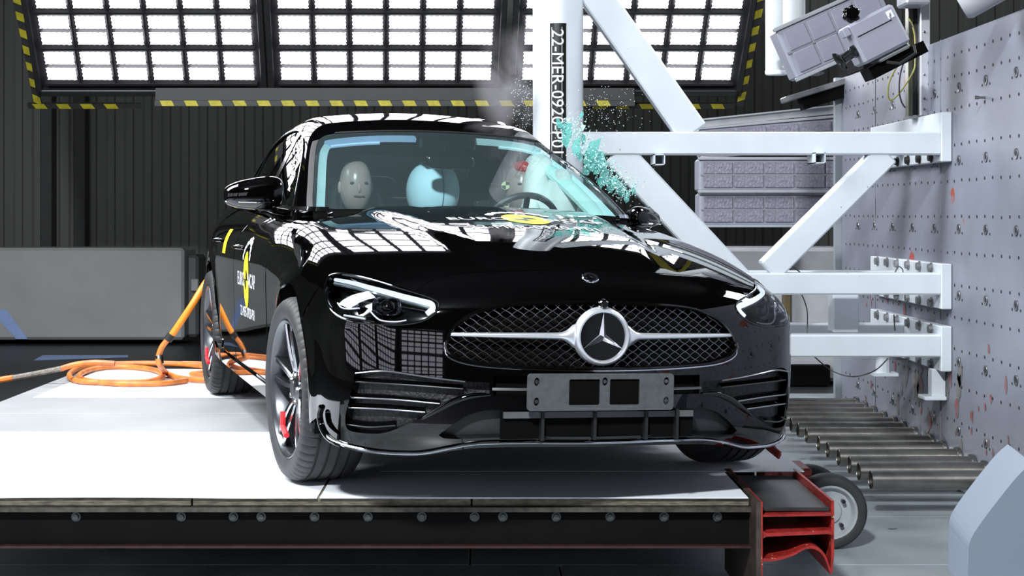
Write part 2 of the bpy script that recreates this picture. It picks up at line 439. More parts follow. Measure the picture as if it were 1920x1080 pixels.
# make the grille outline symmetric: average radius of both halves in (x,z)
gx=par(g3,'front');ang=np.arctan2((gx[:,1]-.572)*3,gx[:,0]);rad=np.hypot((gx[:,1]-.572)*3,gx[:,0])
aa=np.linspace(-math.pi,math.pi,121)[:-1];o_=np.argsort(ang)
rr=np.interp(aa,ang[o_],rad[o_],period=2*math.pi);rm=np.interp(math.pi-aa,aa,rr,period=2*math.pi);rr=(rr+rm)/2
GX=np.stack([rr*np.cos(aa),.572+rr*np.sin(aa)/3],-1)      # (x,z)
grL=par(onsurf(GX,'front',phi_body),'fan')
hoodfront=cr([(783,545),(800,531),(823,520),(860,513),(930,509),(1000,507),(1100,506)],4)
hf=pix(hoodfront,phi_body);hf[-1,0]=0
hoodside=cr([(548,413),(550,430),(573,457),(593,477),(617,502),(626,510)],4)
hs=pix(hoodside,phi_body)[1:]
hs=np.concatenate([np.array([[-.775,.84,.92],[-.80,.68,.905]]),hs[hs[:,1]<.56]])
headtop=pix(head[1:21],phi_body)             # along the top of the lamp
lip=cr([(1120,838),(1000,838),(900,840),(850,845),(780,855),(700,851),(650,841),(622,828),(604,806),(597,780)],4)
lipP=pix(lip,phi_body);lipP[0,0]=0
arcA=lambda cy,a0,a1,n=24,r=.365:[(cy+r*math.cos(a),.335+r*math.sin(a)) for a in np.linspace(a0,a1,n)]
def side_par(yz): return par(onsurf(yz,'side',phi_body),'fan')
A_f=side_par(arcA(0,math.radians(197),math.radians(139),14))
headrear=px([(606,556),(604,545),(608,530)])
# right half of the bumper skin
half=np.concatenate([par(lipP,'fan'),A_f,side_par([(-.31,.62)]),px([(611,526)]),px([(618,516),(632,512),(655,513),(693,521),(743,536),(775,546)]),par(hf,'fan')])
half=half[np.r_[True,np.linalg.norm(np.diff(half,axis=0),axis=1)>.004]]
full=np.concatenate([half,mirr(half)[1:-1]])
low=px(cr([(822,816),(852,794),(882,777),(921,769),(1000,769),(1113,769)],4));low[-1,0]=0
lowb=px(cr([(1113,819),(1000,819),(921,821),(860,823),(832,822)],4));lowb[0,0]=0
lowc=np.concatenate([low,lowb[1:]]);lowfull=np.concatenate([lowc[:len(low)],mirr(low)[1:], mirr(lowb)[1:] , lowb[1:]]) if False else None
hl=np.concatenate([lowb,low]);lowfull=np.concatenate([hl,mirr(hl)[1:-1]])
up=px([(926,704),(926,741)]);slot=np.array([[up[0,0],up[0,1]],[-up[0,0],up[0,1]],[-up[1,0],up[1,1]],[up[1,0],up[1,1]]])[::-1]
curt=px(cr([(610,770),(619,770),(623,792),(638,813),(630,812),(613,795)],3,True))
holes=[headL,mirr(headL),inL,mirr(inL),grL,lowfull,slot,curt,mirr(curt)]
panel('front_bumper','fan',full,holes,phi_body,PAINT,CAR,pitch=.022,hrim=.035,py=.014)
# bonnet
hr=np.array([(-.775,.84),(-.72,.775),(-.6,.71),(-.4,.64),(-.2,.60),(0,.59)])
hrc=cr(np.c_[hr,np.zeros(6)],4)[:,:2]
hsd=par(hs,'top')[::1]
lamp_top=par(pix([(640,511),(655,513),(693,521),(743,536),(775,546)],phi_body),'top')
hl=np.concatenate([hrc[::-1],hsd[1:],lamp_top,par(hf,'top')])
hl=hl[np.r_[True,np.linalg.norm(np.diff(hl,axis=0),axis=1)>.004]];hl[0,0]=0;hl[-1,0]=0
hood=np.concatenate([hl,mirr(hl)[1:-1]])
BONNET=panel('bonnet','top',hood,[],phi_body,PAINT,CAR,pitch=.022,off=.001)
# side panels
def sidepan(name,loop,m=PAINT,phi=phi_body,**k):
    for mir in (False,True): panel(name,'side',loop,[],phi,m,CAR,pitch=.035,mir=mir,**k)
fen=np.concatenate([par(np.array([[-.83,-.335,.735]]),'side'),par(hs,'side')[::-1],[(.90,.935),(.72,.93),(.665,.90),(.655,.6),(.66,.23),(.375,.225)],arcA(0,math.radians(-16),math.radians(139),26),[(-.30,.63)]])
sidepan('front_wing',fen)
belt=lambda a,b:[(y,.955+.010*(y-.7)) for y in np.linspace(a,b,8)]
sidepan('front_door',np.array([(.664,.91),(.75,.945)]+belt(.9,1.735)+[(1.735,.6),(1.74,.31),(1.70,.265),(.70,.265),(.668,.30)]))
sidepan('rear_door',np.array(belt(1.743,2.86)[:-1]+[(2.84,.90),(2.78,.78)]+arcA(2.865,math.radians(101),math.radians(155),8,.385)+[(2.46,.42),(2.40,.265),(1.76,.265),(1.748,.31)]))
sidepan('rear_wing',np.array([(2.80,.976),(3.2,.99),(3.42,1.0),(3.62,.99),(3.66,.8),(3.62,.24),(3.22,.235)]+arcA(2.865,math.radians(-16),math.radians(101),16)+[(2.80,.80),(2.86,.9)]))
sidepan('side_sill',np.array([(.664,.258),(2.45,.258),(2.50,.30),(2.505,.225),(2.44,.20),(1.6,.20),(.70,.20),(.385,.218),(.66,.222)]),off=.012)
# belt moulding: shoulder between door tops and glass
ys=np.linspace(.72,3.40,60)
top_b=onsurf(np.stack([ys,.950+.010*(ys-.7)],-1),'side',phi_body)
gl_b=onsurf(np.stack([ys,np.full(60,.972)+.004*(ys-.7)],-1),'side',phi_gh)
for mir in (False,True):
    strip('window_ledge',top_b,gl_b+np.array([.01,0,-.004]),None,PAINT,CAR,3,mir=mir)
    strip('belt_moulding',gl_b+np.array([-.012,0,.0]),gl_b+np.array([-.006,0,.016]),None,CHROME,CAR,1,mir=mir)
# windscreen, pillars, roof, side glass
wsE=[(.70,.772,.972),(.69,.86,1.02),(.662,1.02,1.11),(.63,1.196,1.199),(.602,1.33,1.27),(.583,1.385,1.30),(.55,1.41,1.32)]
wsT=[(.50,1.418,1.332),(.35,1.40,1.345),(.18,1.385,1.353),(0,1.378,1.357)]
wsB=[(.70,.772,.972),(.6,.73,.965),(.4,.665,.96),(.2,.625,.96),(0,.61,.96)]
neg=lambda L:[(-a,b,c) for a,b,c in L]
def tp(L): return par(newton(np.array(L,float),phi_gh),'top')
hw=np.concatenate([tp(wsE),tp(wsT),]);hb=tp(wsB)[1:][::-1]
wl=np.concatenate([mirr(hw)[:0],tp(neg(wsB))[::-1],tp(neg(wsE))[1:],tp(neg(wsT))[:],tp(wsT)[::-1][1:],tp(wsE)[::-1],tp(wsB)[1:-1]])
wl=wl[np.r_[True,np.linalg.norm(np.diff(wl,axis=0),axis=1)>.004]]
WG=glass('windscreen_glass',(.84,.98,.98),1.22,haze=.035,hcol=(.50,.72,.78))
SG=glass('side_glass',(.30,.36,.36),1.5)
panel('windscreen','top',wl,[],phi_gh,WG,CAR,pitch=.03,thick=False)
# black frit band inside the screen edge
def shrink(P3,f): return P3
E2=cr([(.795,.90,.955),(.765,1.02,1.05),(.715,1.20,1.17),(.672,1.40,1.28),(.643,1.62,1.35),(.628,1.9,1.385),(.628,2.3,1.382),(.648,2.68,1.32),(.69,3.02,1.19),(.745,3.28,1.04),(.755,3.36,.99)],6)
Ein=np.concatenate([cr(wsE[:-1],5),cr([(.555,1.42,1.345),(.54,1.50,1.40),(.53,1.7,1.43),(.53,2.3,1.43),(.54,2.7,1.38),(.575,3.0,1.26),(.62,3.25,1.13),(.66,3.45,1.0)],5)])
Eout=np.concatenate([[(.83,.80,.935)],E2])
for mir in (True,False):
    strip('roof_pillar_frame',Ein,Eout,phi_gh,PAINT,CAR,8,mir=not mir if False else mir,n=110)
roofL=[(.53,y,1.4) for y in np.linspace(1.47,2.85,14)]
rl=np.array([(0.,1.385),(.18,1.392),(.35,1.407),(.50,1.428),(.56,1.425)]+[(float(np.interp(y,[1.45,1.5,1.7,2.3,2.7,2.88],[.556,.545,.535,.535,.545,.56])),y) for y in np.linspace(1.45,2.88,16)]+[(.4,2.95),(.2,2.98),(0,2.99)])
rfull=np.concatenate([rl,mirr(rl)[1:-1]])
panel('roof','top',rfull,[],phi_gh,PAINT,CAR,pitch=.03,off=.0008)
bl=np.array([(0,3.0),(.2,2.99),(.4,2.96),(.54,2.90),(.59,3.1),(.65,3.42),(.4,3.50),(0,3.54)])
panel('rear_window','top',np.concatenate([bl,mirr(bl)[1:-1]]),[],phi_gh,SG,CAR,pitch=.05,thick=False)
dl=np.array([(0,3.42),(.4,3.40),(.68,3.34),(.74,3.6),(.66,3.78),(.3,3.84),(0,3.85)])
panel('boot_lid','top',np.concatenate([dl,mirr(dl)[1:-1]]),[],phi_body,PAINT,CAR,pitch=.05)
rb=np.array([(0,.24),(.5,.24),(1.0,.25),(1.0,.97),(.6,1.0),(0,1.02)])
panel('rear_bumper','fanr',np.concatenate([rb,mirr(rb)[1:-1]]),[],phi_body,PAINT,CAR,pitch=.05)
# side windows (the struck front left one is burst)
sg=lambda a,b:np.array([(y,.968) for y in np.linspace(a,b,6)]+[(y,float(np.interp(y,E2[:,1],E2[:,2]))) for y in np.linspace(b,a,14)])
for a,b in ((.96,1.72),(1.79,2.72),(2.76,3.26)):
    for mir in (False,True):
        if mir and a<1: continue
        panel('side_window','side',sg(a,b),[],phi_gh,SG,CAR,pitch=.06,off=-.004,mir=mir,thick=False)
for a,b in ((1.70,1.81),(2.71,2.77),(.93,.985)):
    for mir in (False,True): panel('window_pillar','side',sg(a,b),[],phi_gh,GBLACK,CAR,pitch=.05,off=-.001,mir=mir,rim=.004)
for mir in (False,True):
    tubes('window_trim',[newton(E2,phi_gh,.002)],.005,CHROME,CAR,mir=mir)
    ws_=newton(cr(wsE[:-1],4),phi_gh);strip('windscreen_seal',ws_+np.array([-.004,0,0]),ws_+np.array([.026,.012,0]),phi_gh,mat('grey_seal_rubber',(.030,.028,.028),.5,vary=.2),CAR,2,off=.002,mir=mir)
tubes('windscreen_seal',[newton(np.array(cr(wsT,4).tolist()[:-1]+cr(neg(wsT),4)[::-1].tolist()),phi_gh,.001)],.007,MBLACK,CAR)
# shut lines
for mir in (False,True):
    tubes('shut_line',[onsurf(np.array([(.66,z) for z in np.linspace(.24,.90,14)]),'side',phi_body,-.001)],.003,VOID,CAR,mir=mir)
# scuttle below windscreen
xs0=np.linspace(-.70,.70,40);yh_=np.interp(np.abs(xs0),hrc[::-1,0]*-1,hrc[::-1,1]);sc_=onsurf(np.stack([xs0,yh_-.01],-1),'top',phi_body,-.018)
wb_=cr(wsB[::-1],8);wy=np.interp(np.abs(xs0),wb_[:,0],wb_[:,1]);sd_=onsurf(np.stack([xs0,wy],-1),'top',phi_gh,-.004)
strip('scuttle_panel',sc_,sd_,None,VOID,CAR,3)
# inner bodywork so that nothing is hollow
mb=MB();mb.box((-.78,-.20,.20),(.78,3.6,.245));mb.box((-.62,-.48,.25),(.62,.5,.62));mb.box((-.60,.3,.25),(.60,.66,.90));mb.box((-.62,2.5,.25),(.62,3.6,.80))
bmesh_('underbody',mb,VOID,CAR)
mb=MB()
for cy in (0,2.865):
    for s in (-1,1):
        L=[];
        for k in range(17):
            a=math.radians(-20+k*220/16);L.append([(s*x,cy+.40*math.cos(a),.335+.40*math.sin(a)) for x in (.60,.70,.80,.865)])
        mb.grid(L)
        mb.add([(s*.6,cy+.40*math.cos(a),.335+.40*math.sin(a)) for a in [math.radians(-20+k*220/16) for k in range(17)]],[tuple(range(17))])
bmesh_('wheel_arch_liner',mb,VOID,CAR)
# grille
bk=densify(GX,.03)
def inner_panel(name,loop,off,m,**k): return panel(name,'front',loop,[],phi_body,m,CAR,pitch=.04,off=off,thick=False,**k)
inner_panel('grille_backing',GX*1.0,-.045,VOID)
segs=[];A0=.0195;B0=.0132;ctr=(0,.572)
def lat(poly,hw,hh,x0,x1,z0,z1):
    out=[]
    for sgn in (1,-1):
        c=x0-(z1-z0)*hw/hh-hw*2;k=math.floor(c/(2*hw))
        while 2*hw*k<x1+(z1-z0)*hw/hh+hw*2:
            zz=np.arange(z0,z1,hh/3);xx=2*hw*k+sgn*(zz-.572)*hw/hh
            wob=.0022*np.sin((zz-.572)/hh*math.pi)   # curved links
            P=np.stack([xx+sgn*wob,zz],-1);ok=inside(poly,P);cur=[]
            for p,o in zip(P,ok):
                if o: cur.append(p)
                else:
                    if len(cur)>1: out.append(np.array(cur))
                    cur=[]
            if len(cur)>1: out.append(np.array(cur))
            k+=1
    return out
mb=MB()
for s_ in lat(GX,A0,B0,-.56,.56,.45,.70):
    mb.tube(bake(onsurf(s_,'front',phi_body,-.016)),.0017,4,cap=False)
mb.build('grille_mesh',DCHROME,CAR)
tubes('grille_frame',[newton(onsurf(GX,'front',phi_body),phi_body,.001)],.0055,GBLACK,CAR,closed=True)
lowarc=[p for p in GX if p[1]<.56];lowarc=np.array(sorted(lowarc,key=lambda p:p[0]))
tubes('grille_lower_trim',[newton(onsurf(lowarc*np.array([1.012,1])-np.array([0,.008]),'front',phi_body),phi_body,.002)],.0035,CHROME,CAR)
STARZ=.572;SY=float(onsurf(np.array([[0.,STARZ]]),'front',phi_body)[0,1])-.012
mb=MB()
for s in (-1,1):
    G=[]
    for x in np.linspace(.085,.505,34):
        h=.0115*(1-.45*(x-.1)/.4)+.030*math.exp(-((x-.085)/.028)**2);
        if x>.495:h*=.5
        y0=float(onsurf(np.array([[x,STARZ]]),'front',phi_body)[0,1]);d=min(.018,h*1.1)
        G.append([(s*x,y0+.004-d*math.sin(a)*1.0,STARZ+h*math.cos(a)) for a in np.linspace(0,math.pi,9)])
    mb.grid(G)
bmesh_('grille_bar',mb,SATIN,CAR,smooth=True)
MS=Matrix.Translation((0,SY,STARZ))@Matrix.Rotation(math.radians(90),4,'X')
mb=MB();mb.lathe([(.078,-.012),(.078,.010),(.081,.016),(.087,.018),(.093,.013),(.096,.004),(.098,-.012)],56,MS);bmesh_('star_ring',mb,SATIN,CAR,smooth=True)
mb=MB();mb.lathe([(0.0001,.004),(.079,.004)],40,MS);bmesh_('star_disc',mb,GBLACK,CAR)
def star(M,R,h,w0):
    V=[(0,0,h)];F=[]
    for k in range(3):
        a=math.radians(90+120*k);V.append((R*math.cos(a),R*math.sin(a),h*.35))
        b=math.radians(150+120*k);V.append((w0*math.cos(b),w0*math.sin(b),0))
    for k in range(3):
        t=1+2*k;l=2+2*k;r=2+2*((k-1)%3);F+= [(0,t,l),(0,r,t)]
    return [tuple(M@Vector(v)) for v in V],F
mb=MB();mb.add(*star(MS@Matrix.Translation((0,0,.005)),.081,.014,.0135));mb_=mb
V=np.array(mb.V);o=obj('star_emblem',bake(V),mb.F,CHROME,CAR)
mb=MB();mb.lathe([(.0001,.022),(.010,.022),(.014,.018),(.017,.0)],20,MS@Matrix.Translation((0,.107,0)));bmesh_('parking_camera',mb,GBLACK,CAR,smooth=True)
# small round badge at the bonnet edge
bp=pix([(1108,521)],phi_body);bp[0,0]=0;bp=newton(bp,phi_body);bn=grad(bp,phi_body)[0]
MB_=Matrix.Translation(bp[0])@Vector(bn).to_track_quat('Z','Y').to_matrix().to_4x4()
mb=MB();mb.lathe([(.0001,.003),(.014,.003),(.016,.0045),(.027,.0045),(.029,.002),(.029,-.004)],32,MB_);bmesh_('bonnet_badge',mb,CHROME,CAR,smooth=True)
mb=MB();mb.lathe([(.0001,.0046),(.0165,.0046)],28,MB_);q=MB();bmesh_('badge_field',mb,GBLACK,CAR)
V,F=star(MB_@Matrix.Translation((0,0,.005)),.0165,.002,.003);obj('badge_star',bake(np.array(V)),F,CHROME,CAR)
# plate bracket
pc=[(.5,0)];R_=.012
def rrect(x0,z0,x1,z1,r,n=4):
    out=[]
    for cx,cz,a0 in ((x1-r,z1-r,0),(x0+r,z1-r,90),(x0+r,z0+r,180),(x1-r,z0+r,270)):
        for k in range(n+1):
            a=math.radians(a0+90*k/n);out.append((cx+r*math.cos(a),cz+r*math.sin(a)))
    return np.array(out)
zb=float(pix([(1113,733)],phi_body)[0,2]);x0p=-.012
ob=rrect(-.252,-.060,.252,.060,.012);h1=rrect(-.112,-.042,-.006,.042,.005);h2=rrect(.028,-.042,.132,.042,.005)
small=[np.array([(cx+.010*math.cos(a),cz+.014*math.sin(a)) for a in np.linspace(0,2*math.pi,12)[:-1]]) for cx,cz in ((-.222,.034),(-.222,-.030),(.226,.034),(.226,-.030),(.011,.034))]
vo,fo=cdt(ob,[h1,h2]+small,.05)
yb=-.905;V=[];F=[];n=len(vo)
for yy in (yb,yb+.012):
    V+=[(x+x0p,yy,z+zb) for x,z in vo]
F+=[tuple(f) for f in fo]+[tuple(i+n for i in f[::-1]) for f in fo]
for lp in [ob,h1,h2]+small:
    k=len(lp);m_=len(V);V+=[(x+x0p,yb,z+zb) for x,z in lp]+[(x+x0p,yb+.012,z+zb) for x,z in lp]
    F+=[(m_+i,m_+(i+1)%k,m_+k+(i+1)%k,m_+k+i) for i in range(k)]
PLM=mat('charcoal_plate_plastic',(.075,.082,.085),.5,vary=.25,scale=40)
pb=MB();pb.add(V,F);PL=bmesh_('number_plate_bracket',pb,PLM,CAR)
for cx,cz in ((-.222,.034),(-.222,-.030),(.226,.034),(.226,-.030),(.011,.034)):
    mb=MB();mb.lathe([(.0001,.003),(.006,.003),(.008,0)],10,Matrix.Translation((cx+x0p,yb+.006,cz+zb))@Matrix.Rotation(math.radians(90),4,'X'))
    bmesh_('plate_screw',mb,STEEL,PL,smooth=True)
mb=MB();mb.box((-.20,-.897,zb-.05),(.20,-.84,zb+.05));bmesh_('plate_mount',mb,VOID,CAR)
# lower centre opening: backing, vanes, crossbars
SLm=mat('dark_grey_plastic',(.022,.023,.025),.5,vary=.3,scale=50)
def fp(lp): return par(onsurf(lp,'fan',phi_body),'front')
lf=fp(lowfull);inner_panel('lower_grille_backing',lf,-.034,SLm)
inner_panel('upper_slot_backing',fp(slot),-.034,VOID)
mb=MB();zl=lf[:,1].min();zh=lf[:,1].max()
mb.box((-.335,-.848,zl+.004),(.335,-.835,zh-.004));o=bmesh_('radiator_opening',mb,VOID,CAR)
for x in (-.20,-.02,.16,.27):
    mb=MB();mb.box((x-.005,-.872,zl),(x+.005,-.845,zh));bmesh_('grille_vane',mb,MBLACK,CAR)
mb=MB();mb.box((-.33,-.862,zh-.026),(.33,-.85,zh-.006));bmesh_('crash_beam',mb,mat('grey_beam',(.10,.105,.11),.5,vary=.3),CAR)
tubes('slot_bar',[[(x,-.872+.25*x*x,float(slot[:,1].mean())-.012) for x in np.linspace(-.365,.365,20)]],.005,STEEL,CAR)
# side intakes: honeycomb backing and slats
hexm=mat('honeycomb_plastic',(.028,.028,.030),.45,vary=.75,scale=90,bump=.5)
for mir in (False,True):
    panel('intake_backing','fan',inL,[],phi_body,hexm,CAR,pitch=.05,off=-.034,thick=False,mir=mir)
    for a,b,c,d_ in (((664,716),(760,722),(868,730),.012),((655,746),(740,750),(824,758),.007),((651,765),(720,768),(796,774),.007),((648,797),(690,802),(740,799),.007)):
        C=cr([a,b,c],8);P=pix(C,phi_body)
        P1=newton(P,phi_body,-.008);P2=newton(P,phi_body,-.032)+np.array([0,0,.012])
        P3=P1-np.array([0,0,d_])
        strip('intake_slat',P1,P2,None,GBLACK,CAR,2,mir=mir,n=24);tubes('slat_edge',[P1],.0024,mat('satin_grey_edge',(.30,.31,.33),.3,.6,vary=.1) if d_==.007 and a[1]>740 and a[1]<780 else mat('dark_satin_edge',(.06,.062,.065),.3,.5,vary=.1),CAR,mir=mir)
    # upper brow of the intake
    P=onpx([(668,700),(719,696),(767,702),(814,709),(872,716)],n=8)
    tubes('intake_brow',[newton(P,phi_body,.002)],.006,mat('satin_brow',(.20,.21,.23),.22,.5,vary=.2),CAR,mir=mir,flat=.5)
    P=newton(onpx([(921,740),(885,742),(852,752),(822,768),(790,786)],n=8),phi_body,.003)
    tubes('bumper_blade',[P],[.010*math.sin(math.pi*min(1,(i+.6)/len(P)*1.0))**.6+.001 for i in range(len(P))],PAINT,CAR,mir=mir,n=10)
    # silver splitter trim
    P=newton(onpx([(1120,828),(1000,828),(920,829),(880,832),(840,839),(790,848),(740,848),(680,841),(634,829)],n=6),phi_body,.006)
    P[0,0]=0
    tubes('splitter_trim',[P],.0052,CHROME,CAR,mir=mir,n=8)
    P=newton(onpx([(640,833),(618,822),(604,800),(600,778),(604,762)],n=6),phi_body,.004)
    tubes('corner_blade',[P],.009,PAINT,CAR,mir=mir,n=10)
# underside vents
mb=MB();mb.box((-.5,-.74,.20),(.5,-.2,.225));bmesh_('undertray',mb,VOID,CAR)
# headlights
LENS=glass('lamp_cover_glass',(.93,.95,.97),1.40)
DRL=emis('daytime_lamp',(.80,.88,1.0),1.3)
HB=mat('lamp_bowl_silver',(.55,.56,.62),.12,1.,vary=.5,scale=30)
for mir in (False,True):
    H=panel('headlight','fan',headL,[],phi_body,GBLACK,CAR,pitch=.03,off=-.05,thick=False,mir=mir)
    panel('lamp_cover','fan',headL,[],phi_body,LENS,H,pitch=.02,off=-.001,thick=False,mir=mir)
    P=newton(onpx([(625,519),(660,525),(700,536),(745,549),(785,560),(806,566),(811,574),(806,581),(799,587)],n=5),phi_body,-.012)
    n=len(P);w_=[.006+.004*math.sin(math.pi*i/n*.8) for i in range(n)]
    tubes('daytime_light_strip',[P],w_,DRL,H,mir=mir,n=8)
    tubes('lamp_upper_blade',[P[:26]+np.array([0,.006,-.014])],.007,mat('pale_lamp_blade',(.35,.42,.45),.15,.7,vary=.2),H,mir=mir,n=6)
    for cpx,wx,hz,dz in (((652,557),.052,.022,0),((722,567),.098,.030,0)):
        c=newton(pix([cpx],phi_body),phi_body,-.026)[0];nn=Vector(grad(c[None],phi_body)[0]);nn.z*=.3;nn.normalize()
        nn=(nn+Vector((-.0,-.6,0))).normalized()
        Mx=Matrix.Translation(c)@nn.to_track_quat('Z','Y').to_matrix().to_4x4()
        mb=MB();G=[]
        for k in range(25):
            a=2*math.pi*k/24;ca,sa=math.cos(a),math.sin(a);q=lambda v:math.copysign(abs(v)**.55,v)
            G.append([tuple(Mx@Vector((q(ca)*wx*.5*r,q(sa)*hz*r,h))) for r,h in ((1.0,.006),(.9,.004),(.6,-.014),(.001,-.02))])
        mb.grid(G);bmesh_('lamp_reflector',mb,HB,H,mir=mir,smooth=True)
        mb=MB();mb.lathe([(.0001,.010),(hz*.5,.007),(hz*.85,-.002),(hz*.9,-.014)],20,Mx);bmesh_('projector_lens',mb,CHROME if cpx[0]<700 else GBLACK,H,mir=mir,smooth=True)
    for c in ([(625,562),(632,572),(648,575),(668,573)],[(686,575),(700,592),(713,600),(740,602),(760,599)]):
        tubes('lamp_trim_line',[newton(onpx(c,n=5),phi_body,-.018)],.0028,mat('white_lamp_line',(.8,.82,.88),.2,vary=.05),H,mir=mir)
    tubes('side_reflector',[newton(onpx([(641,590),(660,593),(682,597)],n=4),phi_body,-.010)],.004,mat('white_lamp_line',(.8,.82,.88),.2),H,mir=mir)
    tubes('lamp_seal',[newton(pix(head,phi_body),phi_body,.0)],.0035,GBLACK,H,mir=mir,closed=True)
    tubes('lamp_side_strip',[newton(onpx([(614,545),(612,560),(619,577)],n=5),phi_body,-.006)],.004,HB,H,mir=mir)  # silver strip down the outer end of the lamp
# door mirrors (the one on the struck side is folded back)
for s,mir in ((-1,False),(1,True)):
    c0=Vector((.945,.80,1.035))
    def MF(p):
        p=Vector(p)
        if mir:   # folded about its foot
            a=math.radians(35);p.z=.985+(p.z-1.0)*.8;dx,dy=-p.x-.86,p.y-.84
            q=Vector((dx*math.cos(a)-dy*math.sin(a),dx*math.sin(a)+dy*math.cos(a),0));p=Vector((-(.86+q.x*1.0-.11),.90+q.y,p.z-.035))
        return tuple(p)
    G=[]
    for i in range(25):
        u=math.pi*i/24;rowp=[]
        for j in range(32):
            v=2*math.pi*j/32;q=lambda t,e:math.copysign(abs(t)**e,t)
            Xl=q(math.cos(u),.75)*.122;r=q(math.sin(u),.55)
            Y=r*q(math.cos(v),.85)*.068;Z=r*q(math.sin(v),.8)*.066
            Z*=1.0-.22*(Xl/.122);Z-=.010*(Xl/.122)
            if mir:Z*=.85;Y*=.7
            if Y>.0:Y*=.7
            rowp.append(MF((-(c0.x+Xl),c0.y+Y+Xl*.12,c0.z+Z)))
        rowp.append(rowp[0]);G.append(rowp)
    mb=MB();mb.grid(G);M_=bmesh_('door_mirror',mb,PAINT,CAR,mir=mir,smooth=True)
    mb=MB();mb.tube([MF(p) for p in ((-.80,.82,.960),(-.85,.82,.968),(-.91,.81,.985))],[.026,.024,.022],10,flat=.6);bmesh_('mirror_arm',mb,PAINT,M_,mir=mir,smooth=True)
    tubes('mirror_trim_line',[[MF((-(c0.x+dx),c0.y-.068+.045*abs(dx/.12)**2+dx*.12,c0.z-.035)) for dx in np.linspace(-.10,.115,12)]],.003,CHROME,M_,mir=mir)
    mb=MB();mb.add([MF((-(c0.x+.10*math.cos(a)),c0.y+.049,c0.z+.05*math.sin(a))) for a in np.linspace(0,2*math.pi,20)[:-1]],[tuple(range(19))]);bmesh_('mirror_glass',mb,CHROME,M_,mir=mir)
    if mir: tubes('mirror_edge_trim',[[MF((-(c0.x+.118*math.cos(a)),c0.y-.01+.118*math.cos(a)*.12,c0.z+.066*math.sin(a)*(1-.22*math.cos(a)))) for a in np.linspace(-1.3,1.3,20)]],.003,CHROME,M_,mir=mir)
# door handles
for yh in (1.50,2.42):
    for mir in (False,True):
        c=onsurf(np.array([(y,.80+.02*(y-1.5)) for y in np.linspace(yh-.10,yh+.10,9)]),'side',phi_body,0.)
        b=np.array([.004+.030*math.sin(math.pi*i/8)**.5 for i in range(9)]);c[:,0]-=b
        tubes('door_handle',[c],.011,PAINT,CAR,mir=mir,n=10,flat=.8)
# wheels
def wheel(cx,cy,s):
    # s=-1 right side (outer face -x)
    M0=Matrix.Translation((cx,cy,.335))@Matrix.Rotation(math.radians(5 if cy<1 else 1),4,'Z')@Matrix.Rotation(math.radians(90*s),4,'Y')
    W=MB();W.lathe([(.225,-.20),(.232,-.05),(.240,-.012),(.251,0.0),(.254,.004),(.250,.006),(.243,.002),(.236,-.014),(.228,-.05),(.222,-.19)],72,M0)
    w_=W.build('wheel',mat('dark_barrel_alloy',(.10,.105,.115),.3,.8,vary=.2),CAR,smooth=True)
    T=MB();n=140;prof=[(.246,-.008),(.262,.010),(.290,.016),(.315,.010),(.326,-.002)]
    for g in (.045,.085,.125,.165): prof+=[(.334,-(g-.022) if g>.05 else -.018),(.3355,-(g-.007)),(.326,-(g-.005)),(.326,-(g+.003)),(.3355,-(g+.005))]
    prof+=[(.333,-.195),(.326,-.212),(.310,-.224),(.28,-.228),(.245,-.215)]
    V=[];F=[];m=len(prof)
    for i in range(n*2):
        a=2*math.pi*i/(n*2);nick=(i%5==0)
        for k,(r,h) in enumerate(prof):
            if nick and (3<=k<=6): r-=.005
            V.append(tuple(M0@Vector((r*math.cos(a),r*math.sin(a),h))))
    for i in range(n*2):
        j=(i+1)%(n*2)
        for k in range(m-1): F.append((i*m+k,j*m+k,j*m+k+1,i*m+k+1))
    T.add(V,F);T.build('tyre',RUBBER,w_,smooth=True)
    for k in range(5):
        for q in (-1,1):
            a0=math.radians(90+72*k+14*s);S=MB();G=[];
            for t in np.linspace(0,1,8):
                r=.045+.198*t;a=a0+q*math.radians(9+ (1-t)*6)*(1.0 if t>.2 else .9);h=.0-.030*(1-t)**1.5*1.0-.004
                wd=.0105-.002*t;ca,sa=math.cos(a),math.sin(a);row=[]
                for (dw,dh) in ((-1,-.045),(-1,-.006),(-.75,.0),(.75,.0),(1,-.006),(1,-.045),(-1,-.045)):
                    row.append(tuple(M0@Vector((r*ca-sa*wd*dw,r*sa+ca*wd*dw,h+dh))))
                G.append(row)
            S.grid(G);so=S.build('spoke',[DALU,ALU],w_,fix=False)
            for fi,pl in enumerate(so.data.polygons): pl.material_index=1 if fi%6 in (1,2,3) else 0
    H=MB();H.lathe([(.0001,-.018),(.030,-.018),(.036,-.024),(.062,-.030),(.068,-.05),(.068,-.09)],32,M0);H.build('hub_cap',DALU,w_,smooth=True)
    for k in range(5):
        H=MB();a=math.radians(90+72*k+36);H.lathe([(.0001,-.020),(.009,-.020),(.011,-.03)],8,M0@Matrix.Translation((.050*math.cos(a),.050*math.sin(a),0)));H.build('wheel_bolt',STEEL,w_)
    D=MB();D.lathe([(.08,-.095),(.172,-.095),(.172,-.125),(.08,-.125)],48,M0,closed=True);D.build('brake_disc',mat('brake_disc_steel',(.42,.44,.46),.3,.9,vary=.2,scale=30),w_,smooth=False)
    C=MB();G=[]
    for a in np.radians(np.linspace(-30,30,9)+ (0 if s<0 else 180)):
        G.append([tuple(M0@Vector((r*math.cos(a),r*math.sin(a),h))) for r,h in ((.12,-.075),(.18,-.072),(.195,-.09),(.195,-.14),(.12,-.14))])
    C.grid(G);C.build('brake_caliper',DALU,w_,smooth=True)
    B=MB();B.lathe([(.0001,-.14),(.224,-.16)],40,M0);B.build('inner_barrel',MBLACK,w_)
    return w_
WF=wheel(-.905,0,-1);wheel(.905,0,1);WR=wheel(-.905,2.865,-1);wheel(.905,2.865,1)
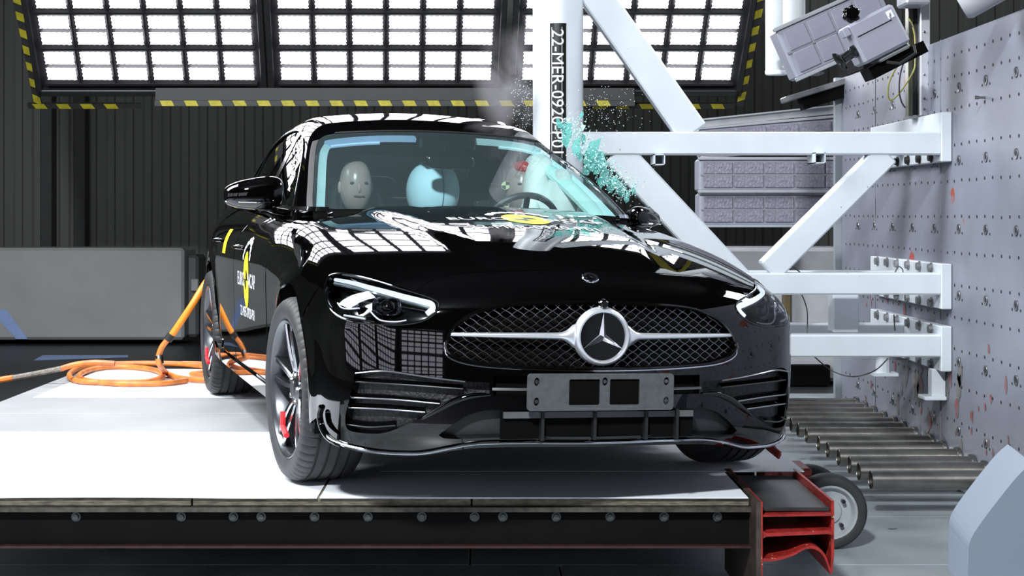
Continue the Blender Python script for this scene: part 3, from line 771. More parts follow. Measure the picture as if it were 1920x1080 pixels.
for wq in (WF,WR):
    cy=0 if wq is WF else 2.865
    mb=MB();mb.tube([(-.912,cy+.055,.245),(-.914,cy+.048,.190),(-.912,cy-.035,.168)],.011,6)
    mb.build('red_marker',mat('bright_red',(.75,.03,.04),.4,vary=.1),wq)
# ---------------- interior
SEAT=mat('black_seat_fabric',(.012,.012,.013),.6,vary=.3,scale=20)

AB=mat('white_airbag_fabric',(.78,.84,.82),.75,vary=.12,scale=6,bump=.2)
ABB=mat('pale_blue_airbag_fabric',(.60,.86,.97),.6,vary=.1,scale=5,bump=.15)
def blob(c,r,n1=14,n2=20,e=.8,f=None):
    G=[]
    for i in range(n1+1):
        u=math.pi*i/n1;row=[]
        for j in range(n2+1):
            v=2*math.pi*(j%n2)/n2;q=lambda t:math.copysign(abs(t)**e,t)
            p=[c[0]+r[0]*q(math.sin(u))*q(math.cos(v)),c[1]+r[1]*q(math.sin(u))*q(math.sin(v)),c[2]+r[2]*q(math.cos(u))]
            if f:p=f(p)
            row.append(tuple(p))
        G.append(row)
    return G
mb=MB();mb.box((-.72,.62,.62),(.72,1.0,.90),bev=.03);mb.box((-.68,.90,.60),(.68,1.08,.88),bev=.03);bmesh_('dashboard',mb,SEAT,CAR)
def seat(x,y,z=0):
    mb=MB();mb.grid(blob((x,y-.28,.45),(.26,.30,.10),e=.5));mb.grid(blob((x,y+.02,.78),(.25,.10,.36),e=.55,f=lambda p:(p[0],p[1]+(p[2]-.78)*.35,p[2])))
    S=bmesh_('seat',mb,SEAT,CAR,smooth=True)
    mb=MB();mb.grid(blob((x,y+.19,1.165),(.125,.055,.105),e=.6));bmesh_('headrest',mb,SEAT,S,smooth=True)
    mb=MB();mb.tube([(x-.05,y+.17,1.02),(x-.05,y+.18,1.12)],.008);mb.tube([(x+.05,y+.17,1.02),(x+.05,y+.18,1.12)],.008);bmesh_('headrest_post',mb,CHROME,S)
seat(-.41,1.74);seat(.40,1.70)
mb=MB();mb.grid(blob((0,2.78,.82),(.62,.12,.25),e=.45));RS=bmesh_('rear_bench',mb,SEAT,CAR,smooth=True)
for x in (-.36,0,.36):
    mb=MB();mb.grid(blob((x,2.86,1.12),(.11,.05,.065),e=.6));bmesh_('rear_headrest',mb,SEAT,RS,smooth=True)
# steering wheel
MW=Matrix.Translation((.325,1.13,.905))@Matrix.Rotation(math.radians(-65),4,'X')
mb=MB();mb.tube([tuple(MW@Vector((.178*math.cos(a),.178*math.sin(a),0))) for a in np.linspace(0,2*math.pi,49)[:-1]],.015,10,closed=True)
SW=bmesh_('steering_wheel',mb,mat('black_leather',(.02,.02,.02),.4,vary=.2,scale=30),CAR,smooth=True)
mb=MB();mb.lathe([(.0001,.03),(.05,.028),(.065,.01),(.05,-.02)],24,MW)
for a in (0,180,270):
    b=math.radians(a);mb.tube([tuple(MW@Vector((.05*math.cos(b),.05*math.sin(b),0))),tuple(MW@Vector((.175*math.cos(b),.175*math.sin(b),0)))],.014,6)
bmesh_('wheel_boss',mb,SEAT,SW)
# pillar and header linings seen through the screen
for mir in (False,True):
    A_=newton(np.array(cr([(.695,.80,.985),(.655,1.02,1.11),(.622,1.196,1.20),(.592,1.33,1.27),(.56,1.39,1.31)],5)),phi_gh,-.03)
    strip('pillar_lining',A_,A_+np.array([-.045,.05,-.004]),None,mat('pale_cyan_lining',(.68,.95,.98),.6,vary=.08),CAR,2,mir=mir)
VIS=mat('pale_blue_visor',(.50,.68,1.0),.6,vary=.08);VIT=mat('pale_teal_visor',(.62,.88,.92),.6,vary=.06)
for s,m_ in ((-1,VIS),(1,VIT)):
    T=cr([(s*.555,1.40,1.318),(s*.35,1.398,1.338),(s*.12,1.38,1.347)],8);T=newton(T,phi_gh,-.02)
    strip('sun_visor',T,T+np.array([0,.02,-.030]),None,m_,CAR,2);tubes('visor_rod',[T[2:-6]+np.array([0,.022,-.034])],.008,m_,CAR)
mb=MB();mb.box((-.11,1.36,1.27),(.16,1.46,1.345),bev=.012);SH=bmesh_('sensor_housing',mb,GBLACK,CAR)
T=newton(cr([(-.14,1.372,1.35),(0.02,1.37,1.35),(.16,1.372,1.35)],6),phi_gh,-.004);B_=newton(cr([(-.075,1.22,1.28),(.02,1.22,1.28),(.115,1.22,1.28)],6),phi_gh,-.004)
strip('screen_frit',T,B_,phi_gh,GBLACK,CAR,4,off=-.004,n=20)
mb=MB();mb.grid(blob((.02,1.30,1.215),(.12,.022,.035),e=.6));mb.tube([(.02,1.31,1.24),(.02,1.36,1.30)],.012);bmesh_('rear_view_mirror',mb,GBLACK,CAR,smooth=True)
# headliner, rear shelf, inner doors
mb=MB();mb.grid([[(x,y,float(zroof(y))-.045-.15*x*x) for x in np.linspace(-.5,.5,8)] for y in np.linspace(1.5,2.9,8)]);bmesh_('headliner',mb,mat('dark_headliner',(.05,.055,.06),.8,vary=.1),CAR)
mb=MB();mb.box((-.62,2.95,.93),(.62,3.4,.95));bmesh_('parcel_shelf',mb,SEAT,CAR)
mb=MB()
for s in (-1,1): mb.box((s*.74-.02,.8,.3),(s*.74+.02,2.75,.93))
bmesh_('door_lining',mb,SEAT,CAR)
# airbags
mb=MB();mb.grid(blob((.02,1.62,1.085),(.128,.13,.150),n1=18,n2=28,e=.95));CA=bmesh_('centre_airbag',mb,ABB,CAR,smooth=True)
sa=[(.02+.1295*math.cos(t)*.18,1.62-.1315*math.cos(t)*.984+.0,1.085+.1515*math.sin(t)) for t in np.linspace(-1.2,1.5,20)]
tubes('airbag_seam',[sa],.0025,mat('dark_blue_thread',(.03,.10,.22),.7,vary=.1),CA)
mb=MB()
for c,r in (((.475,1.36,1.05),(.070,.10,.19)),((.575,1.25,1.01),(.075,.10,.19)),((.67,1.13,.97),(.06,.08,.13)),((.53,1.42,1.21),(.08,.10,.06)),((.42,1.30,.98),(.05,.07,.08))):
    mb.grid(blob(c,r,e=.85))
bmesh_('side_airbag',mb,AB,CAR,smooth=True)
A_=newton(cr([(.675,.86,1.02),(.64,1.04,1.11),(.60,1.20,1.19),(.56,1.33,1.25)],6),phi_gh,-.075)
mb=MB();mb.tube(A_,[.028,.045,.055,.058]+[.06]*(len(A_)-8)+[.055,.05,.045,.03],12,flat=.5)
bmesh_('curtain_airbag',mb,mat('teal_white_airbag',(.62,.93,.88),.7,vary=.08,scale=6),CAR,smooth=True)
mb=MB();mb.box((.05,.915,.99),(.10,.95,1.03),bev=.004);DC=bmesh_('dash_camera',mb,MBLACK,CAR)
mb=MB();mb.tube([(.048,.93,.96),(.043,.93,1.03)],.003);mb.tube([(.104,.93,.96),(.105,.93,1.035)],.003);mb.tube([(.043,.93,1.03),(.105,.93,1.035)],.003);bmesh_('camera_bracket',mb,STEEL,DC)
# writing on the car
def film(name,V,F,mapf,m,parent=CAR):
    V=np.array(V)
    # subdivide long edges by simple midpoint split
    import bmesh
    b=bmesh.new();vs=[b.verts.new(v) for v in V]
    for f in F:
        try:b.faces.new([vs[i] for i in f])
        except ValueError:pass
    bmesh.ops.triangulate(b,faces=b.faces)
    ml=(V.max(0)-V.min(0)).max()/14
    for _ in range(4):
        es=[e for e in b.edges if e.calc_length()>ml]
        if not es:break
        bmesh.ops.subdivide_edges(b,edges=es,cuts=1);bmesh.ops.triangulate(b,faces=b.faces)
    b.verts.index_update();V2=np.array([tuple(v.co) for v in b.verts]);F2=[tuple(v.index for v in f.verts) for f in b.faces];b.free()
    return obj(name,bake(mapf(V2)),F2,m,parent)
def disc(cx,cy,rx,ry,a0=0,a1=360,n=40,r_in=0.):
    A=np.radians(np.linspace(a0,a1,n));V=[(cx+rx*math.cos(a),cy+ry*math.sin(a),0) for a in A];k=len(V)
    if r_in: 
        V+=[(cx+rx*r_in*math.cos(a),cy+ry*r_in*math.sin(a),0) for a in A];return V,[(i,i+1,k+i+1,k+i) for i in range(k-1)]
    V.append((cx,cy,0));return V,[(i,i+1,k) for i in range(k-1)]
def emblem(mapf0,S):   # concept: ring of white discs, yellow roundel, words either side
    mp=lambda o:(lambda V:mapf0(V*np.array([S,S,1]),o))
    V,F=text_mesh('EURO',.40);V[:,0]=V[:,0]-.78;film('lettering',V,F,mp(.0020),WTXT)
    V,F=text_mesh('NCAP',.40);V[:,0]=V[:,0]+.80;film('lettering',V,F,mp(.0020),WTXT)
    V,F=disc(0,.02,.37,.56);film('yellow_roundel',V,F,mp(.0016),YEL)
    V=[];F=[]
    for a0,a1 in ((0,90),(180,270)):
        v,f=disc(0,.02,.21,.20,a0,a1,12);n=len(V);V+=v;F+=[tuple(i+n for i in q) for q in f]
    for v,f in (([(-.01,-.48,0),(.01,-.48,0),(.01,.52,0),(-.01,.52,0)],[(0,1,2,3)]),([(-.33,.01,0),(.33,.01,0),(.33,.03,0),(-.33,.03,0)],[(0,1,2,3)])):
        n=len(V);V+=v;F+=[tuple(i+n for i in q) for q in f]
    film('roundel_quadrants',V,F,mp(.0026),BTXT)
    V=[];F=[]
    for k in range(9):
        a=math.radians(160-k*17.5);v,f=disc(.50*math.cos(a),.30+.50*math.sin(a),.075,.075,n=14);n=len(V);V+=v;F+=[tuple(i+n for i in q) for q in f]
    film('emblem_dots',V,F,mp(.0020),WTXT)
def hood_map(V,o):
    return onsurf(np.stack([V[:,0]*1.0+.035,.135+V[:,1]*1.05],-1),'top',phi_body,o+.001)
emblem(hood_map,.245)
V,F=text_mesh('22-MER-0920-P01',.115);film('test_number',V,F,lambda V:hood_map(V*np.array([.62,1,1])+np.array([-.03,-.225,0]),.002),WTXT)
def door_map(cy,cz,sx=1.):
    return lambda V,o:onsurf(np.stack([cy-V[:,0]*sx*-1*-1 if False else cy-V[:,0]*sx,cz+V[:,1]],-1),'side',phi_body,o,-1)
emblem(door_map(1.275,.655),.225)
V,F=text_mesh('22-MER-0920-P01',.066);film('test_number',V,F,lambda V:door_map(1.25,.512)(V,.002),WTXT)
V=[(-.075,-.060,0),(.055,-.060,0),(.085,.060,0),(-.045,.060,0)];film('yellow_tape',V,[(0,1,2,3)],lambda V:door_map(2.163,.816)(V,.002),YEL)
# ------------------------------------------------------------ the hall
def structure(o): o['kind']='structure'; return o
CONC=mat('dark_floor_concrete',(.018,.019,.021),.45,vary=.4,scale=1.5)
PLATE=mat('grey_floor_plate',(.38,.43,.46),.30,vary=.35,scale=2.2,bump=.05,dirt=((.12,.12,.11),9,.70))
FL=MB();FL.box((-9,-4,-.05),(9,21,-.012));FLOOR=structure(FL.build('floor',CONC))
q=MB();q.box((0,0,-.012),(2.392,.964,0),bev=.003);pm=q.build('floor_plate',PLATE,FLOOR);pm.location=(-4.86,3.22,0)
for r in range(9):
    for c in range(3):
        if r==0 and c==0: continue
        x=-4.86+2.4*c+(0.0 if r%2 else .35);
        if r>=5 and c<2: continue
        inst('floor_plate',pm.data,FLOOR,(x,3.22+.97*r,0))
WALLM=mat('perforated_grey_wall_steel',(.205,.218,.265),.45,vary=.30,scale=1.6,detail=6,dirt=((.30,.06,.04),2.6,.665))
# wall right: slab 0.4 thick; the red flaking paint sits low on it
wm=WALLM;nt=wm.node_tree
b=MB();b.box((2.34,2.2,0),(2.80,10.3,2.27),bev=.01);WR_=structure(b.build('wall_right',WALLM))
HOLE=mat('drilled_hole_dark',(.01,.01,.01),.8,vary=.2)
def hex_disc(mb,x,y,z,r,n=8):
    V=[(x,y+r*math.cos(2*math.pi*k/n),z+r*math.sin(2*math.pi*k/n)) for k in range(n)];mb.add(V,[tuple(range(n))])
hb=MB();rb=MB();bolt=MB()
zs=[.18,.34,.52,.70,.86,1.02,1.18,1.36,1.54,1.72,1.90,2.06,2.17]
for z in zs:
    for k in range(66):
        y=2.5+k*.118+rng.uniform(-.004,.004)
        if y<10.2: hex_disc(hb,2.3385,y,z+rng.uniform(-.003,.003),.0085)
for z in (.28,.62,.95,1.28,1.62,1.98):
    for k in range(18):
        y=2.7+k*.42
        hex_disc(hb,2.3385,y-.055,z,.007);hex_disc(hb,2.3385,y+.055,z,.007)
        MM=Matrix.Translation((2.338,y,z+.02))@Matrix.Rotation(math.radians(-90),4,'Y')
        rb.lathe([(.012,.001),(.024,.003),(.026,0)],14,MM);hex_disc(hb,2.3372,y,z+.02,.011)
o=hb.build('drilled_holes',HOLE,WR_,fix=False);tag(o,kind='stuff')
o=rb.build('hole_bushings',mat('dull_ring_steel',(.22,.23,.25),.35,.8,vary=.3),WR_,smooth=True);tag(o,kind='stuff')
for y in (3.9,6.3,8.05,9.4):
    b=MB();b.box((2.3365,y-.004,.0),(2.340,y+.004,2.27));b.build('panel_joint',mat('joint_grey',(.20,.21,.25),.6,vary=.2),WR_)  # thin grey strips along the joints between wall panels
b=MB();b.box((2.30,10.30,0),(2.80,10.36,2.27));b.build('end_cap',mat('pale_edge_steel',(.26,.29,.32),.4,vary=.1),WR_)
# red flaking patches: thin paint remains low on the wall
def patch(mb,y,z,r):
    n=11;V=[(2.3378,y+r*.55*(.6+.7*rng.rand())*math.cos(2*math.pi*k/n),z+r*(.5+.8*rng.rand())*math.sin(2*math.pi*k/n)) for k in range(n)];mb.add(V,[tuple(range(n))])
RP=mat('flaking_red_paint',(.22,.040,.034),.6,vary=.7,scale=40,vary2=(.20,.16,.17))
for k in range(52):
    mb=MB();zz=rng.uniform(.10,1.0);y=rng.uniform(7.2,9.9) if k<38 else rng.uniform(6.3,7.6);r=rng.uniform(.015,.055)
    patch(mb,y,zz,r);tag(mb.build('flaking_paint_patch',RP,WR_,fix=False))
mb=MB()
for k in range(40):
    y=rng.uniform(7.7,8.9);patch(mb,y,rng.uniform(.05,.75),rng.uniform(.03,.08))
o=mb.build('stain_patches',mat('brown_grey_stain',(.19,.18,.17),.6,vary=.4,scale=20),WR_,fix=False);tag(o,kind='stuff');o.location.x=.0004
# back wall of corrugated dark sheet
CORR=mat('dark_corrugated_sheet',(.125,.128,.118),.6,vary=.35,scale=.8,stretch=(1,1,.15))
mb=MB();x=-9.;G=[]
while x<9:
    for dx,dy in ((0,0),(.10,0),(.125,.022),(.20,.022),(.225,0)): G.append([(x+dx,19+dy,z) for z in (0,6.5)])
    x+=.225
mb.grid(G);o=structure(mb.build('wall_back',CORR))
for x in (-5.35,-4.95): 
    b=MB();b.box((x,18.75,0),(x+.14,18.95,6.4),bev=.01);b.build('wall_post',mat('dark_post',(.035,.035,.035),.6,vary=.2),o)
b=MB();b.box((-9,-4,6.5),(9,21,6.7));structure(b.build('ceiling',mat('dark_ceiling',(.02,.02,.022),.8,vary=.2)))
b=MB();b.box((-9.2,-4,0),(-9,21,6.5));structure(b.build('wall_left',CORR))
b=MB();b.box((9,-4,0),(9.2,21,6.5));structure(b.build('wall_far_right',CORR))
b=MB();b.box((-9,-4.2,0),(9,-4,6.5));structure(b.build('wall_front',mat('dark_front_wall',(.006,.006,.006),.7,vary=.2)))
# stripe painted on the floor; colour of the barrier's pale blue strip too
BLUE=mat('pale_blue_strip',(.30,.42,.75),.5,vary=.15)
D=lambda y:2932*1.378/(y-399.5)
X=lambda x,d:(x-911.6)*d/2932
mb=MB();mb.add([(X(62,D(674)),D(674),.0),(X(240,D(668)),D(668),.0),(X(240,D(664)),D(664),.0),(X(80,D(664)),D(664),0),(X(48,D(663)),D(663),0)],[(0,1,2,3)]);o=mb.build('floor_line_marking',BLUE,fix=False);o.location.z=-.010
tag(o,'pale blue stripe painted on the dark floor before the long grey barrier','marking')
# barriers
BAR=mat('grey_painted_barrier',(.36,.37,.365),.5,vary=.12,scale=2)
B=MB();B.box((-7.4,16.5,.04),(-3.19,17.2,1.01),bev=.03)
o=empty('barrier_block',(0,0,0));tag(o,'long grey barrier block along the dark back wall at left','barrier')
B.build('body',BAR,o)
B=MB();B.box((-3.19,16.62,.06),(-3.06,17.1,.93),bev=.03);B.build('end_section',mat('dark_barrier_end',(.09,.092,.095),.5,vary=.1),o)
B=MB();B.box((-3.13,16.56,.55),(-3.05,16.64,.68),bev=.01);B.build('latch',BAR,o)
B=MB();B.add([(X(0,16.49),16.49,.36),(X(12,16.49),16.49,.36),(X(52,16.49),16.49,.05),(X(30,16.49),16.49,.05),(X(-10,16.49),16.49,.3)],[(0,1,2,3,4)]);B.build('blue_stripe',BLUE,o,fix=False)  # pale blue strip slanting down the barrier face
B=MB();B.box((-7.2,16.7,0),(-3.4,17.0,.05));B.build('plinth',VOID,o)
o=empty('barrier_block',(0,0,0));tag(o,'pale grey barrier block seen below the unlit lamps, behind the white frame','barrier')
B=MB();B.box((1.55,12.6,.02),(3.9,13.2,1.10),bev=.03);B.build('body',mat('pale_grey_barrier',(.42,.43,.46),.5,vary=.1),o)
B=MB();B.box((2.38,12.50,0.3),(2.44,12.60,1.08),bev=.01);B.build('dark_rib',mat('ochre_brown_rib',(.10,.075,.03),.6,vary=.3),o)
B=MB();B.box((1.9,12.5,0.0),(2.75,12.62,.16));B.build('dark_kickboard',VOID,o)
# ------------------------------------------------------------ lit lamp banks
FRM=mat('dark_lamp_frame',(.024,.024,.026),.4,.3,vary=.2,scale=6)
CELL=emis('lit_lamp_cell',(.93,.94,1.0),BANK_E)
CW,CH=.232,.118
def cell_mesh():
    V=[];n=12
    for k in range(n): V.append((-CW/2+CW*k/(n-1),-CH/2+(.004 if k%2 else 0),0))
    for k in range(1,6): V.append((CW/2-(.006 if k%2 else 0),-CH/2+CH*k/6,0))
    for k in range(n): V.append((CW/2-CW*k/(n-1),CH/2-(.004 if k%2 else 0),0))
    for k in range(1,6): V.append((-CW/2+(.008 if k%2 else 0),CH/2-CH*k/6,0))
    me=bpy.data.meshes.new('lamp_cell');me.from_pydata(V,[],[tuple(range(len(V)))[::-1]]);me.materials.append(CELL);return me
CM=cell_mesh()
CM2=cell_mesh();CM2.materials.clear();CM2.materials.append(emis('dimmer_lamp_cell',(.86,.85,1.0),2.6))
HZ=mat('hazard_yellow',(.36,.32,.015),.6,vary=.3,scale=20);HB_=mat('hazard_black',(.02,.02,.02),.6,vary=.2)
def hazard(name,p0,p1,w_,nrm,parent,pitch=.20,slant=.5):
    p0,p1,nrm=Vector(p0),Vector(p1),Vector(nrm);L=(p1-p0).length;t=(p1-p0).normalized();s=t.cross(nrm).normalized()*w_
    B=MB();B.add([p0,p1,p1+s,p0+s],[(0,1,2,3)]);B.add([p0-nrm*.02,p1-nrm*.02,p1+s-nrm*.02,p0+s-nrm*.02],[(0,3,2,1)]);o=B.build(name,HB_,parent,fix=False)
    B=MB();k=0
    while (k+.9)*pitch<L:
        a=p0+t*(k*pitch+.04)+nrm*.003;b=a+t*pitch*.5;B.add([a,b,b+s+t*w_*slant,a+s+t*w_*slant],[(0,1,2,3)]);k+=1
    o2=B.build('yellow_stripes',HZ,o,fix=False);tag(o2,kind='stuff');return o
def bank(x0,x1,D0,z0,rows,label,cols=6,up=(.063,-1,1.274),rz=0.,vis=8,haz=None,cm=None):
    # local frame: u along x, v up the slope, w = outward normal (towards the car)
    u=Vector((1,0,0));v=Vector((0,up[1],up[2])).normalized()
    sh=up[0]/math.hypot(up[1],up[2]);w_=u.cross(v);w_=w_ if w_.y<0 or w_.z<0 else -w_
    w_=Vector((0,-abs(v.z),-abs(v.y)))
    E=empty('floodlight_bank',(x0,D0,z0),rz);tag(E,label,'floodlight')
    wd=x1-x0;pc_=wd/cols;pr=.171
    R=Matrix(((1,sh,0,0),(0,v.y,w_.y,0),(0,v.z,w_.z,0),(0,0,0,1)))
    H=rows*pr+.03
    B=MB();B.box((-.06,-.10,-.10),(wd+.06,H+.06,-.03),M=R);B.build('housing',FRM,E)
    for (a,b) in (((-.07,-.11),(wd+.07,-.05)),((-.07,H),(wd+.07,H+.07)),((-.08,-.11),(-.03,H+.07)),((wd+.03,-.11),(wd+.08,H+.07))):
        B=MB();B.box((a[0],a[1],-.06),(b[0],b[1],.03),M=R,bev=.006);B.build('frame_bar',FRM,E)
    for r in range(rows+1):
        if r%2==0:
            B=MB();B.box((0,r*pr-.010,-.03),(wd,r*pr+.012,.018),M=R);B.build('cross_bar',FRM,E)
    for c in range(1,cols):
        B=MB();B.box((c*pc_-.008,0,-.03),(c*pc_+.008,H,.008),M=R);B.build('divider',FRM,E)
    sx=(pc_-.050)/CW;rest=MB()
    for r in range(rows):
        for c in range(cols):
            M=R@Matrix.Translation(((c+.5)*pc_,(r+.5)*pr+(.012 if r%2==0 else -.006),.0))@Matrix.Diagonal((sx,1,1,1))
            o=bpy.data.objects.new('lamp_cell',cm or CM);COL.objects.link(o);o.parent=E;o.matrix_local=M
    if haz is not None: haz(E,R,wd,H)
    return E
def haz_left(E,R,wd,H):
    w_=(R.to_3x3()@Vector((0,0,1))).normalized()
    a=R@Vector((-.18,-.20,.0));hazard('hazard_strip',a,a+Vector((.95,0,0)),.05,w_,E)
    a=R@Vector((-.20,H+.1,.0));b=R@Vector((-.12,-.22,.0));hazard('hazard_strip',b,a,.06,w_,E,.16,-.5)
def haz_right(E,R,wd,H):
    w_=(R.to_3x3()@Vector((0,0,1))).normalized()
    a=R@Vector((wd-1.2,-.20,.0));hazard('hazard_strip',a,a+Vector((1.24,0,0)),.05,w_,E)
    a=R@Vector((wd+.13,H+.1,.0));b=R@Vector((wd+.06,-.22,.0));hazard('hazard_strip',b,a,.06,w_,E,.16,.5)
bank(-3.665,-1.90,13.,2.453,14,'leftmost lit floodlight bank of the three above the car',haz=haz_left)
bank(-1.727,.06,13.,2.453,14,'middle lit floodlight bank of the three, directly above the car roof')
bank(.27,2.05,13.,2.453,14,'rightmost lit floodlight bank of the three, behind the white pole',haz=haz_right)
hz=hazard('hazard_beam',(X(290,12.9),12.9,1.378+211*12.9/2932),(X(1190,12.9),12.9,1.378+211*12.9/2932),.045,Vector((0,-1,0)),None)
tag(hz,'long black and yellow striped rail under the middle floodlight bank','rail')
b=MB();b.box((X(290,12.9),12.93,1.378+212*12.9/2932),(X(1190,12.9),13.02,1.378+235*12.9/2932));b.build('backing_rail',mat('dark_rail_back',(.02,.02,.02),.6,vary=.2),hz)
# lamp banks in front of the car on the left (out of the picture, seen only as reflections)
def side_bank(az,label,R_=5.5,rows=11,z=.74):
    E=bank(0,1.75,0,0,rows,label,up=(0,-.15,1),cm=CM2);a=math.radians(az);rz=-a
    E.location=(-.4+R_*math.sin(a)-.875*math.cos(rz),5.1+R_*math.cos(a)-.875*math.sin(rz),z);E.rotation_euler.z=rz
side_bank(-104,'lit floodlight bank on the left side of the hall, nearest the wall')
side_bank(-125.3,'lit floodlight bank at the front left of the hall')
side_bank(-146.6,'lit floodlight bank left of the camera')
side_bank(-168,'lit floodlight bank just behind the camera')
# ------------------------------------------------------------ things in the hall
def zat(y,d): return 1.378-(y-399.5)*d/2932
def P3(x,y,d): return (X(x,d),d,zat(y,d))
# --- sled / platform the car stands on
SL=empty('test_sled',(0,5.41,0));tag(SL,'low flat white-topped sled platform on small wheels carrying the black car','sled')
def sp(mb,name,m,smooth=False): # world coords -> sled-local
    mb.V=[(x,y-5.41,z) for x,y,z in mb.V];return mb.build(name,m,SL,smooth)
WOOD=mat('worn_board_edge',(.16,.14,.10),.7,vary=.6,scale=26,stretch=(1,1,4))
DECK=mat('worn_grey_deck_board',(.30,.31,.32),.5,vary=.18,scale=2)
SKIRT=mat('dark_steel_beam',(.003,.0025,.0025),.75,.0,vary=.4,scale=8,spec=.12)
xs_=[-2.54,-1.02,-.05,.915]
for i in range(3):
    B=MB();B.box((xs_[i]+.003,5.42,.362),(xs_[i+1]-.003,6.15,.392),bev=.003);sp(B,'deck_board',WOOD)
for j,(y0,y1) in enumerate(((6.155,7.05),(7.055,7.7),(7.705,8.6),(8.605,9.9))):
    for i,(x0,x1) in enumerate(((-2.54,-.9),(-.894,1.2))):
        if y0<6.2: x0,x1=((-2.54,-.9),(-.894,1.2))[i]
        B=MB();B.box((x0,y0,.362),(x1,y1,.3925),bev=.002);sp(B,'deck_board',DECK)
# white sheets laid over the boards
def sheet(x0,y0,x1,y1,z=.3945,lift=0.,n=14,name='white_sheet',sk=0.):
    G=[]
    for i in range(n+1):
        r=[]
        for j in range(4):
            x=x0+(x1-x0)*i/n;y=y0+(y1-y0)*j/3+sk*(x-x0)
            zz=z+(lift*max(0,math.sin(i/n*math.pi*2.2+3.6)) if j==0 else 0)
            r.append((x,y,zz))
        G.append(r)
    B=MB();B.grid(G);B.grid([[(a,b,c-.0035) for a,b,c in r] for r in G])
    for e in ([r[0] for r in G],): B.grid([[p,(p[0],p[1],p[2]-.0035)] for p in e])
    return sp(B,name,WHITE)
sheet(-2.55,5.405,-.585,7.02,lift=.004);sheet(-.575,5.405,.905,6.6,z=.3950);sheet(-.4,5.95,1.21,7.6,z=.396)
sheet(-2.42,8.35,.9,9.85)
B=MB();B.box((-2.56,5.40,.345),(.915,5.47,.361));sp(B,'deck_edge_rail',mat('worn_edge_steel',(.10,.09,.075),.5,.5,vary=.6,scale=30))
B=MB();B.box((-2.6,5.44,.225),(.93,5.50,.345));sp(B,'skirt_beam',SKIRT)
B=MB();B.box((-2.6,5.41,.218),(.93,5.50,.226));sp(B,'beam_flange',mat('dark_red_flange',(.035,.010,.008),.5,vary=.5,scale=20))
BN=mat('dull_bolt_steel',(.09,.10,.10),.4,.7,vary=.3,scale=30)
for px_ in (143,340,438,490,590,690,791,890,943,1043,1144,1245,1345):
    B=MB();B.lathe([(.0001,.014),(.010,.014),(.010,.004),(.017,.004),(.018,0)],12,Matrix.Translation((X(px_,5.44),5.44,.322))@Matrix.Rotation(math.radians(90),4,'X'));sp(B,'bolt',BN)
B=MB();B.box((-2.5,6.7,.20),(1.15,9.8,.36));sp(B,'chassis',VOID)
for y in (9.84,):
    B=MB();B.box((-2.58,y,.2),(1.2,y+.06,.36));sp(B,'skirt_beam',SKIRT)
# trolley wheels
def trolley(x,y,nm='trolley_wheel',r=.153,w_=.075):
    M=Matrix.Translation((x,y,r))@Matrix.Rotation(math.radians(90),4,'X')
    B=MB();B.lathe([(r*.70,.004),(r*.80,.010),(r*.93,.006),(r,-.010),(r,-w_+.01),(r*.93,-w_),(r*.7,-w_)],40,M);o=sp(B,nm,RUBBER,True)
    B=MB();B.lathe([(.0001,-.012),(r*.30,-.012),(r*.34,-.022),(r*.58,-.020),(r*.62,-.004),(r*.66,.004),(r*.72,.006),(r*.72,-.05)],32,M);B.V=[(a,b-5.41,c) for a,b,c in B.V];B.build('hub_disc',mat('grey_hub_steel',(.45,.48,.50),.35,.3,vary=.2,scale=12),o,True)
    for k in range(4):
        a=math.radians(40+90*k);B=MB();B.lathe([(.0001,.006),(.009,.006),(.009,-.018)],6,M@Matrix.Translation((r*.45*math.cos(a),r*.45*math.sin(a),0)));B.V=[(a_,b_-5.41,c_) for a_,b_,c_ in B.V];B.build('wheel_nut',DALU,o)
    return o
trolley(1.41,6.40);trolley(1.375,6.62);trolley(-1.53,6.40);trolley(-1.5,8.8);trolley(1.0,8.8)
B=MB();B.tube([(1.44-.40,6.50,.16),(1.41,6.50,.16)],.02,8);sp(B,'axle',STEEL)
B=MB();B.tube([(-1.53,6.4,.153),(-1.53,6.6,.153)],.02,8);B.box((-1.56,6.5,.15),(-1.50,6.6,.23));sp(B,'axle',STEEL)
B=MB();B.tube([(-1.50,8.8,.153),(-1.50,8.95,.153)],.02,8);B.box((-1.53,8.88,.15),(-1.47,8.95,.23));B.box((.97,8.88,.15),(1.03,8.95,.23));sp(B,'axle',STEEL)
B=MB();B.box((1.20,6.38,.30),(1.33,6.60,.335),bev=.008);B.box((1.14,6.40,.22),(1.21,6.60,.335));sp(B,'red_fender',RED)
# red H-beam sticking out from under the deck
B=MB();B.box((.915,5.30,-.0+.012),(.932,6.0,.398));BE=sp(B,'beam_flange_plate',mat('worn_brown_steel',(.075,.055,.045),.5,.3,vary=.5,scale=12))
def redprism(prof,y0,y1,name,m=RED):
    B=MB();n=len(prof);B.add([(x,y0,z) for x,z in prof]+[(x,y1,z) for x,z in prof],[tuple(range(n)),tuple(range(n,2*n))[::-1]]+[(i,(i+1)%n,n+(i+1)%n,n+i) for i in range(n)]);return sp(B,name,m)
redprism([(.932,.012),(.937,.012),(.937,.398),(.932,.398)],5.30,6.0,'red_flange')
redprism([(1.172,.150),(1.180,.150),(1.186,.210),(1.186,.398),(1.176,.398),(1.176,.215)],5.33,6.0,'red_flange')
redprism([(.937,.346),(1.176,.350),(1.176,.357),(.937,.353)],5.31,6.0,'red_web')
redprism([(.937,.270),(.952,.279),(1.160,.288),(1.176,.284),(1.176,.300),(1.15,.300),(.952,.291),(.937,.300)],5.31,6.0,'red_web')
cv=cr([(.937,.205),(.98,.206),(1.04,.222),(1.085,.245),(1.12,.246),(1.15,.22),(1.172,.16)],5)
redprism([tuple(p) for p in cv]+[(p[0]-.003,p[1]-.010) for p in cv[::-1]],5.31,5.9,'red_web')
